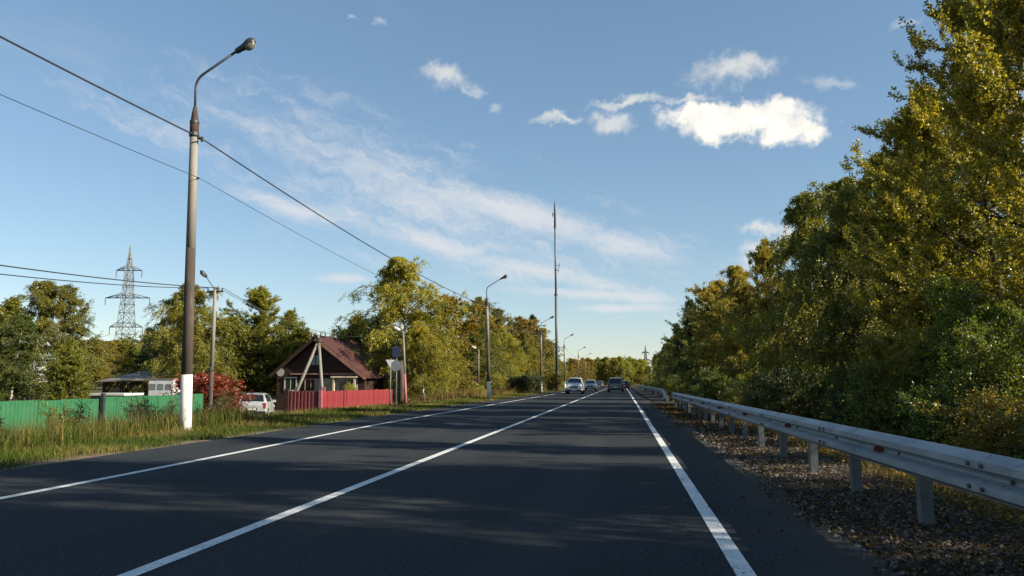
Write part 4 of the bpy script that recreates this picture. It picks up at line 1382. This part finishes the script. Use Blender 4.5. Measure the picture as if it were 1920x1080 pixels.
# lower wall boarding in a lighter tone on the right half
b = MB(); b.box(((hpx + hxr) / 2 - 0.3, HY - 0.02, hez - 0.95), (hxr - hpx - 0.5, 0.03, 1.25)); b.build('porch_wall', M['beige_wall'], ht)
slope_r = Vector((er.x - hpx, 0, er.z - hpz)); slope_l = Vector((el.x - hpx, 0, el.z - hpz))
roof = MB()
for s in (slope_r, slope_l):
    n_ = Vector((-s.z, 0, s.x)).normalized()
    if n_.z < 0:
        n_ = -n_
    a = Vector((hpx, 0, hpz)); e = a + s
    roof.prism([(a.x, a.z - 0.04), (e.x, e.z - 0.04), (e.x - n_.x * 0.1, e.z - n_.z * 0.1 - 0.04), (a.x - n_.x * 0.1, a.z - n_.z * 0.1 - 0.04)], HY - 0.55, HY + DEP + 0.4)
rf = roof.build('roof', M['board_dark'], ht)
for s, nm in ((slope_r, 'r'), (slope_l, 'l')):
    Ls = s.length + 0.12
    pw = 1.0
    sm_ = sheet_mesh(pw, Ls, M['roof_red'], 4, 0.035)
    sd = s.normalized()
    for i in range(int((DEP + 0.9) / pw)):
        # local z of the sheet runs up the slope, local x along the ridge
        zax = -sd
        xax = Vector((0, 1, 0)) if nm == 'r' else Vector((0, -1, 0))
        yax = zax.cross(xax)
        if yax.z < 0:
            xax = -xax; yax = zax.cross(xax)
        y_ = HY - 0.5 + i * pw
        org = Vector((hpx, 0, hpz + 0.01)) + sd * Ls + Vector((0, y_ if xax.y > 0 else y_ + pw, 0)) + yax * 0.01
        o = link('roof_sheet', sm_, rf)
        o.matrix_world = Matrix((xax, yax, zax)).transposed().to_4x4()
        o.matrix_local = Matrix.Translation(org) @ Matrix((xax, yax, zax)).transposed().to_4x4()
b = MB(); b.tube([(hpx, HY - 0.55, hpz + 0.05), (hpx, HY + DEP + 0.4, hpz + 0.05)], 0.09, 6); b.build('ridge_cap', M['roof_red'], rf)
for s, m_, nm in ((slope_r, 'board_lit', 'barge_board'), (slope_l, 'board_dark', 'barge_board')):  # right barge board painted in the sunlit tone, left one in the dark
    n_ = Vector((-s.z, 0, s.x)).normalized()
    if n_.z < 0:
        n_ = -n_
    a = Vector((hpx, 0, hpz)); e = a + s
    b = MB(); b.prism([(a.x, a.z - 0.02), (e.x, e.z - 0.02), (e.x - n_.x * 0.24, e.z - n_.z * 0.24), (a.x - n_.x * 0.24, a.z - n_.z * 0.24)], HY - 0.62, HY - 0.56)
    b.build(nm, M[m_], rf)
b = MB(); b.box(((hxl + hxr) / 2 + 0.5, HY - 0.12, hez + 0.03), (hxr - hxl - 1.4, 0.22, 0.11)); b.build('cornice', M['board_lit'], ht)


def window(x, z, w, h, frame, pane, parent, y=HY - 0.03, bars=True):
    f = MB()
    tw = 0.09
    f.box((x, y, z + h / 2), (w + tw, 0.07, tw)); f.box((x, y, z - h / 2), (w + tw, 0.07, tw))
    f.box((x - w / 2, y, z), (tw, 0.066, h - tw)); f.box((x + w / 2, y, z), (tw, 0.066, h - tw))
    if bars:
        f.box((x, y, z), (0.05, 0.05, h - tw))
    o = f.build('window', M[frame], parent)
    g_ = MB(); g_.box((x, y + 0.012, z), (w - tw + 0.01, 0.02, h - tw + 0.01)); g_.build('pane', M[pane], o)
    return o


wp = at(592, 675, HY); window(wp.x, wp.z, 0.85, 0.85, 'board_dark', 'curtain', ht)
wp = at(545, 720, HY); window(wp.x, wp.z, 0.95, 1.0, 'trim', 'glass', ht)
wp = at(583, 722, HY); window(wp.x, wp.z, 0.95, 0.9, 'board_lit', 'glass', ht)
wp = at(652, 722, HY); window(wp.x, wp.z, 1.5, 0.95, 'trim', 'glass', ht, y=HY - 0.07)
b = MB(); b.box((wp.x - 0.1, HY - 0.35, wp.z + 0.62), (2.1, 0.6, 0.12)); b.build('porch_lintel', M['cream'], ht)
for dx in (-0.95, 0.72):
    b = MB(); b.box((wp.x + dx, HY - 0.5, wp.z - 0.2), (0.14, 0.14, 1.5)); b.build('porch_post', M['cream'], ht)
sp_ = at(529, 698, HY); b = MB(); b.tube([(sp_.x, HY - 0.25, sp_.z), (sp_.x, HY - 0.3, sp_.z)], [0.3, 0.32], 14); b.tube([(sp_.x, HY + 0.02, sp_.z), (sp_.x, HY - 0.25, sp_.z)], 0.03, 6); b.build('satellite_dish', M['trim'], ht)
b = MB(); b.tube([(wp.x - 2.2, HY - 0.1, hz), (wp.x - 2.2, HY - 0.1, hez + 0.9)], 0.05, 6); b.build('drain_pipe', M['trim'], ht)
plant('shrub_b', 'shrub', at(662, 722, 58).x, 57.6, 2.2, 'yellow sunlit shrub in the yard below the porch window', 'shrub', None, YELLOW, 0.5)

# ------------------------------------------------------------------ shed and white trailer behind the green fence
shp = at(238, 738, 60); shz = ground(shp.x, 60)
s_t = thing('shed', 'low dark shed with grey sloping roof behind the green fence', 'shed', (0, 0, 0))
l_ = at(190, 716, 60); r_ = at(279, 716, 60); tp_ = at(240, 702, 60)
b = MB(); b.box(((l_.x + r_.x) / 2, 62.5, (shz + l_.z) / 2), ((r_.x - l_.x) * 0.94, 5, l_.z - shz)); b.build('wall', M['board_dark'], s_t)
b = MB(); b.add([(l_.x, 59.6, l_.z), (r_.x, 59.6, l_.z + 0.08), (r_.x + 0.3, 66, tp_.z + 0.4), (l_.x - 0.2, 66, tp_.z + 0.3), (l_.x, 59.6, l_.z + 0.09), (r_.x, 59.6, l_.z + 0.17), (r_.x + 0.3, 66, tp_.z + 0.5), (l_.x - 0.2, 66, tp_.z + 0.4)],
                [(3, 2, 1, 0), (4, 5, 6, 7), (0, 1, 5, 4), (1, 2, 6, 5), (2, 3, 7, 6), (3, 0, 4, 7)]); b.build('roof', M['grey_roof'], s_t)
w0 = at(208, 733, 59.4); b = MB(); b.box((w0.x, 59.98, w0.z), (0.8, 0.06, 0.5)); b.build('window', M['glass'], s_t)
w0 = at(250, 735, 59.4); b = MB(); b.box((w0.x, 59.98, w0.z - 0.3), (0.8, 0.06, 1.5)); b.build('door', M['grey_roof'], s_t)
v0 = at(310, 735, 56); vz = ground(v0.x, 56)
v_t = thing('site_trailer', 'white cabin trailer right of the shed behind the green fence', 'trailer', (v0.x, 56, vz))
vh = at(310, 711, 56).z - vz
b = MB(); b.box((0, 1.0, 0.35 + (vh - 0.35) / 2), (1.95, 3.2, vh - 0.35)); b.build('cabin', M['white_metal'], v_t)
b = MB(); b.box((0, 1.0, vh + 0.03), (2.05, 3.3, 0.06)); b.build('roof', M['grey_roof'], v_t)
for k in (-0.62, 0.0, 0.62):
    b = MB(); b.box((k, -0.61, vh - 0.55), (0.42, 0.03, 0.42)); b.build('window', M['curtain'], v_t)
for k in (-0.97, 0.97):
    b = MB(); b.tube([(k - 0.09, 1.0, 0.3), (k + 0.09, 1.0, 0.3)], 0.3, 14); b.build('wheel', M['tyre'], v_t)
q0 = at(218, 739, 50); qz = ground(q0.x, 50)
q_t = thing('low_white_roof', 'low pale flat roof peeping over the green fence before the shed', 'roof', (q0.x, 50, qz))
b = MB(); b.box((0, 0, q0.z - qz), (2.6, 2.2, 0.14)); b.build('roof_slab', M['white_metal'], q_t)
b = MB(); b.box((0, 0, (q0.z - qz) / 2 - 0.04), (2.3, 1.9, q0.z - qz - 0.08)); b.build('wall', M['grey_roof'], q_t)


# ------------------------------------------------------------------ road signs, seen from behind and the side
def sign_post(name, label, base, h, mat='galv_dull', lean=0.0):
    t = thing(name, label, 'road sign', base)
    t.rotation_euler = (0, lean, 0)
    b = MB(); b.tube([(0, 0, -0.3), (0, 0, h)], 0.035, 8); b.build('post', M[mat], t, smooth=True)
    return t


c1 = at(731, 766, 39); z1 = ground(c1.x, 39)
t = sign_post('yield_sign', 'white triangular yield sign on the left one of two thin posts', (c1.x, 39, z1), at(733, 672, 39).z - z1)
tz = at(733, 681, 39).z - z1
tri = [(-0.26, 0.18), (0.26, 0.18), (0.0, -0.27)]
b = MB(); b.prism([(x * 1.0, z + tz) for x, z in tri], -0.055, -0.045); o = b.build('plate', M['sign_red'], t)
b = MB(); b.prism([(x * 0.93, z * 0.92 + tz + 0.005) for x, z in tri], -0.061, -0.0555); b.build('face', M['sign_white'], o)
c2 = at(742, 772, 37.5); z2_ = ground(c2.x, 37.5)
t = sign_post('road_sign', 'blue square sign above a round grey sign back on a thin post', (c2.x, 37.5, z2_), at(742, 650, 37.5).z - z2_)
zz = at(742, 686, 37.5).z - z2_
b = MB()
ring = [(0.26 * math.cos(a), 0.26 * math.sin(a) + zz) for a in (2 * math.pi * k / 22 for k in range(22))]
b.prism(ring, -0.055, -0.045); b.build('round_plate', M['sign_back'], t)
zz2 = at(742, 660, 37.5).z - z2_
b = MB(); b.box((0, -0.05, zz2), (0.40, 0.012, 0.48)); o = b.build('square_plate', M['sign_blue'], t)
for d_ in (-0.14, 0.14):
    b = MB(); b.box((0, -0.035, zz + d_), (0.5, 0.02, 0.03)); b.build('bracket', M['galv_dull'], t)
c3 = at(751, 766, 41)
# blackened tree stump-like pole between the signs and the lamp
t = thing('wooden_post', 'short dark wooden post between the signs and the low lamp', 'post', (c3.x, 41, ground(c3.x, 41)))
b = MB(); b.tube([(0, 0, -0.2), (0.02, 0, 1.6), (-0.02, 0, 2.4)], [0.16, 0.15, 0.13], 9); b.build('shaft', M['bark'], t, smooth=True)

# ------------------------------------------------------------------ telecom mast
mb = at(1045, 732, 124); mz = ground(mb.x, 124)
mh = at(1039, 378, 124).z - mz
t = thing('telecom_mast', 'very tall thin sectioned mast rising beside the road in the middle', 'mast', (mb.x, 124, mz))
t.rotation_euler = (0, -0.008, 0)
b = MB(); b.tube([(0, 0, -0.3), (0, 0, mh * 0.10)], [0.28, 0.26], 10); b.build('base_section', M['rust'], t, smooth=True)
b = MB(); b.tube([(0, 0, mh * 0.10), (0, 0, mh * 0.50)], [0.24, 0.20], 10); b.build('lower_section', M['galv_dull'], t, smooth=True)
b = MB(); b.tube([(0, 0, mh * 0.50), (0, 0, mh * 0.86)], [0.16, 0.13], 10); b.build('middle_section', M['galv_dull'], t, smooth=True)
b = MB(); b.tube([(0, 0, mh * 0.86), (0, 0, mh * 0.97), (0, 0, mh)], [0.16, 0.14, 0.04], 10); b.build('top_section', M['steel_dark'], t, smooth=True)
for k, w_ in ((0.50, 0.28), (0.86, 0.21), (0.63, 0.2), (0.10, 0.33)):
    b = MB(); b.tube([(0, 0, mh * k - 0.12), (0, 0, mh * k + 0.12)], w_, 10); b.build('flange', M['steel_dark'], t)
for k, dx in ((0.63, 0.45), (0.655, 0.6), (0.93, -0.35)):
    b = MB(); b.tube([(0, 0, mh * k), (dx, 0, mh * k)], 0.05, 6); b.box((dx, 0, mh * k), (0.12, 0.16, 0.7)); b.build('antenna', M['galv'], t)


# ------------------------------------------------------------------ pylons
def pylon(label, px, ytop, ybase_z, Y, s=1.0, rz=0.0, thick=0.11):
    p = at(px, ytop, Y)
    z0 = ground(p.x, Y)
    H = p.z - z0
    t = thing('power_pylon', label, 'pylon', (p.x, Y, z0), rz)
    hw = lambda k: H * (0.062 * (1 - k) ** 1.2 + 0.012) if k < 0.88 else H * 0.012 * (1 - k) / 0.12 + 0.02
    lev = [0, 0.1, 0.2, 0.29, 0.37, 0.45, 0.52, 0.58, 0.64, 0.70, 0.76, 0.82, 0.88, 0.94, 1.0]
    cor = ((-1, -1), (1, -1), (1, 1), (-1, 1))
    P = lambda c, k: (c[0] * hw(k), c[1] * hw(k), H * k)
    for c in cor:
        b = MB()
        for a_, c_ in zip(lev, lev[1:]):
            b.bar(P(c, a_), P(c, c_), thick)
        b.build('leg', M['galv_dull'], t)
    b = MB()
    for a_, c_ in zip(lev[:-1], lev[1:-1]):
        for i in range(4):
            b.bar(P(cor[i], a_), P(cor[(i + 1) % 4], c_), thick * 0.55)
            b.bar(P(cor[(i + 1) % 4], a_), P(cor[i], c_), thick * 0.55)
            b.bar(P(cor[i], c_), P(cor[(i + 1) % 4], c_), thick * 0.5)
    b.build('bracing', M['galv_dull'], t)
    for k, L in ((0.42, 0.115), (0.625, 0.155), (0.82, 0.09)):
        b = MB()
        w_ = L * H
        for sy in (-1, 1):
            b.bar((-w_, 0, H * k), (w_, 0, H * k), thick)
            for sx in (-1, 1):
                b.bar((sx * w_, 0, H * k), (sx * hw(k), sy * hw(k), H * (k + 0.03)), thick * 0.8)
                b.bar((sx * w_ * 0.6, 0, H * k), (sx * hw(k), sy * hw(k), H * (k + 0.02)), thick * 0.6)
        o = b.build('cross_arm', M['galv_dull'], t)
        for sx in (-1, 1):
            b = MB(); b.tube([(sx * w_, 0, H * k), (sx * w_, 0, H * (k - 0.05))], thick * 0.8, 6); b.build('insulator_string', M['steel_dark'], o)
    return t, H


t, H = pylon('tall lattice power pylon behind the trees at the left', 245, 460, 0, 240, rz=0.15, thick=0.15)
pl = t.location.copy()
for lab, k, a_, e in (('thin power line from the lowest pylon arm descending to the left', 0.37, -1, at(-60, 640, 200)), ('thin power line leaving the middle pylon arm towards the right', 0.575, 1, at(720, 625, 300))):
    w_ = (0.155 if k > 0.5 else 0.115) * H
    cable(lab, [((pl.x + a_ * w_, pl.y, pl.z + H * k), e)], 0.05, [2.5], 'power_line')
pylon('tiny far pylon beyond the end of the right tree row', 1210, 648, 0, 720, rz=0.1, thick=0.28)


# ------------------------------------------------------------------ cars
def car(name, label, loc, rz, paint, st, L, wid, rear_lamps=True, group=None):
    """stations: (y, z_bottom, half width at sill, belt z, half width at belt, roof z, half width at roof); y from tail (0) to nose (L)"""
    t = thing(name, label, 'car', loc, rz, group)
    ring = lambda s: [(-s[2] * 0.82, s[1]), (-s[2], s[1] + 0.10), (-s[4] - 0.015, (s[1] + s[3]) / 2 + 0.08), (-s[4], s[3]), (-s[6], s[5] - 0.03), (-s[6] * 0.8, s[5] + 0.015), (0, s[5] + 0.035),
                      (s[6] * 0.8, s[5] + 0.015), (s[6], s[5] - 0.03), (s[4], s[3]), (s[4] + 0.015, (s[1] + s[3]) / 2 + 0.08), (s[2], s[1] + 0.10), (s[2] * 0.82, s[1])]
    rings = [[(x, s[0] - L / 2, z) for x, z in ring(s)] for s in st]
    n = 13
    b = MB()
    b.add([q for r in rings for q in r], [(j * n + i, j * n + (i + 1) % n, (j + 1) * n + (i + 1) % n, (j + 1) * n + i) for j in range(len(st) - 1) for i in range(n)] +
          [tuple(range(n)), tuple((len(st) - 1) * n + i for i in range(n - 1, -1, -1))])
    b.build('body', M[paint], t, smooth=False)

    def pane(nm, quads, ins=0.0):
        bb = MB()
        for q in quads:
            q = [Vector(v) for v in q]
            c = sum(q, Vector()) / 4
            q = [v.lerp(c, ins) for v in q]
            nn = (q[1] - q[0]).cross(q[3] - q[0]).normalized()
            if nn.dot(c - Vector((0, 0, 0.8))) < 0:
                nn = -nn
            bb.add([v + nn * 0.012 for v in q] + [v - nn * 0.01 for v in q], [(0, 1, 2, 3), (7, 6, 5, 4), (0, 4, 5, 1), (1, 5, 6, 2), (2, 6, 7, 3), (3, 7, 4, 0)])
        return bb.build(nm, M['glass'], t)
    idx = {k: i for i, k in enumerate(s[0] for s in st)}
    tall = [i for i, s in enumerate(st) if s[5] - s[3] > 0.3]
    i0, i1 = tall[0], tall[-1]
    for sgn in (3, 8):
        for a_, c_ in zip(tall, tall[1:]):
            pane('side_window', [[rings[a_][sgn], rings[c_][sgn], rings[c_][sgn + 1], rings[a_][sgn + 1]]], 0.12)
    for a_, c_, nm in ((i0 - 1, i0, 'rear_window'), (i1, i1 + 1, 'windscreen')):
        A, C_ = [Vector(q) for q in rings[a_]], [Vector(q) for q in rings[c_]]
        lo_, hi_ = [p.lerp(q, 0.10) for p, q in zip(A, C_)], [p.lerp(q, 0.92) for p, q in zip(A, C_)]
        for r_ in (lo_, hi_):
            r_[4] = r_[4].lerp(r_[5], 0.5); r_[8] = r_[8].lerp(r_[7], 0.5)
        pane(nm, [[lo_[q], lo_[q + 1], hi_[q + 1], hi_[q]] for q in range(4, 8)])
    wr = 0.33
    tyre = MB(); tyre.tube([(-0.11, 0, 0), (-0.09, 0, 0), (0.09, 0, 0), (0.11, 0, 0)], [wr * 0.93, wr, wr, wr * 0.93], 18)
    tm = tyre.mesh('wheel', M['tyre'])
    rim = MB(); rim.tube([(-0.118, 0, 0), (0.118, 0, 0)], [wr * 0.62, wr * 0.62], 12)
    rm = rim.mesh('rim', M['rim'])
    for sx in (-1, 1):
        for y_ in (0.78, L - 0.85):
            w_ = link('wheel', tm, t, (sx * (wid / 2 - 0.10), y_ - L / 2, wr))
            link('rim', rm, w_)
        nose, tail = st[-1], st[0]
        b = MB(); b.box((sx * wid * 0.36, L / 2 - 0.06, nose[3] - 0.05), (0.34, 0.16, 0.17)); b.build('headlight', M['headlamp'], t)
        b = MB(); b.box((sx * wid * 0.42, -L / 2 + 0.07, tail[3] + 0.02), (0.16, 0.14, 0.34)); b.build('tail_light', M['taillamp'], t)
        s = st[i1 + 1] if i1 + 1 < len(st) else st[i1]
        b = MB(); b.box((sx * (wid / 2 + 0.08), s[0] - L / 2 - 0.35, s[3] + 0.08), (0.2, 0.12, 0.14)); b.build('mirror', M[paint], t)
    b = MB(); b.box((0, L / 2 + 0.01, 0.36), (wid * 0.88, 0.1, 0.18)); b.build('front_bumper', M['black_plastic'], t)
    b = MB(); b.box((0, L / 2 + 0.0, st[-1][3] - 0.08), (wid * 0.42, 0.07, 0.13)); b.build('grille', M['black_plastic'], t)
    b = MB(); b.box((0, -L / 2 - 0.01, 0.38), (wid * 0.9, 0.1, 0.2)); b.build('rear_bumper', M['black_plastic'], t)
    b = MB(); b.box((0, L / 2 + 0.066, 0.42), (0.5, 0.012, 0.11)); b.build('number_plate', M['plate'], t)
    b = MB(); b.box((0, -L / 2 - 0.066, 0.6), (0.5, 0.012, 0.11)); b.build('number_plate', M['plate'], t)
    b = MB(); b.box((0, -L / 2 - 0.02, 0.6), (0.62, 0.09, 0.16)); b.build('plate_holder', M['black_plastic'], t)
    return t


def stations(L, w, h, tailroof, hood=0.95, ws0=0.56, ws1=0.75):
    hw = w / 2
    return [(0.0, 0.34, hw * 0.86, 0.78, hw * 0.88, 0.80, hw * 0.84), (0.10, 0.28, hw * 0.95, 0.95, hw * 0.94, 0.99, hw * 0.88), (tailroof, 0.26, hw * 0.98, 1.0, hw * 0.96, h - 0.05, hw * 0.74),
            (L * 0.32, 0.25, hw, 0.99, hw * 0.98, h, hw * 0.76), (L * ws0, 0.25, hw, 0.97, hw * 0.98, h - 0.05, hw * 0.74), (L * ws1, 0.25, hw, hood, hw * 0.97, hood + 0.06, hw * 0.86),
            (L * 0.95, 0.26, hw * 0.95, hood - 0.12, hw * 0.9, hood - 0.07, hw * 0.8), (L, 0.32, hw * 0.82, hood - 0.25, hw * 0.84, hood - 0.22, hw * 0.76)]


car('car', 'white oncoming SUV, front one of the two oncoming cars', (-5.05, 86, 0), math.pi, 'car_white', stations(4.6, 1.85, 1.68, 0.45, 1.05), 4.6, 1.85)
car('car', 'second oncoming silver car close behind the white SUV', (-4.7, 118, 0), math.pi, 'car_silver', stations(4.5, 1.8, 1.55, 0.5), 4.5, 1.8)
car('car', 'grey-green car driving away ahead, seen from the rear', (-0.9, 100, 0), 0, 'car_grey', stations(4.6, 1.9, 1.75, 0.4, 1.05), 4.6, 1.9)
car('car', 'dark small car ahead, right of and beyond the grey-green car', (0.15, 132, 0), 0, 'car_dark', stations(4.3, 1.75, 1.5, 0.5), 4.3, 1.75)
car('car', 'tiny dark car far down the road between the lanes of traffic', (-5.0, 175, 0), math.pi, 'car_dark', stations(4.3, 1.75, 1.5, 0.5), 4.3, 1.75)
pc = at(468, 778, 47.5)
car('car', 'silver parked hatchback half hidden in grass left of the red fence', (pc.x, 48.5, ground(pc.x, 48.5) + 0.02), R(17), 'car_silver', stations(4.2, 1.75, 1.55, 0.4), 4.2, 1.75)
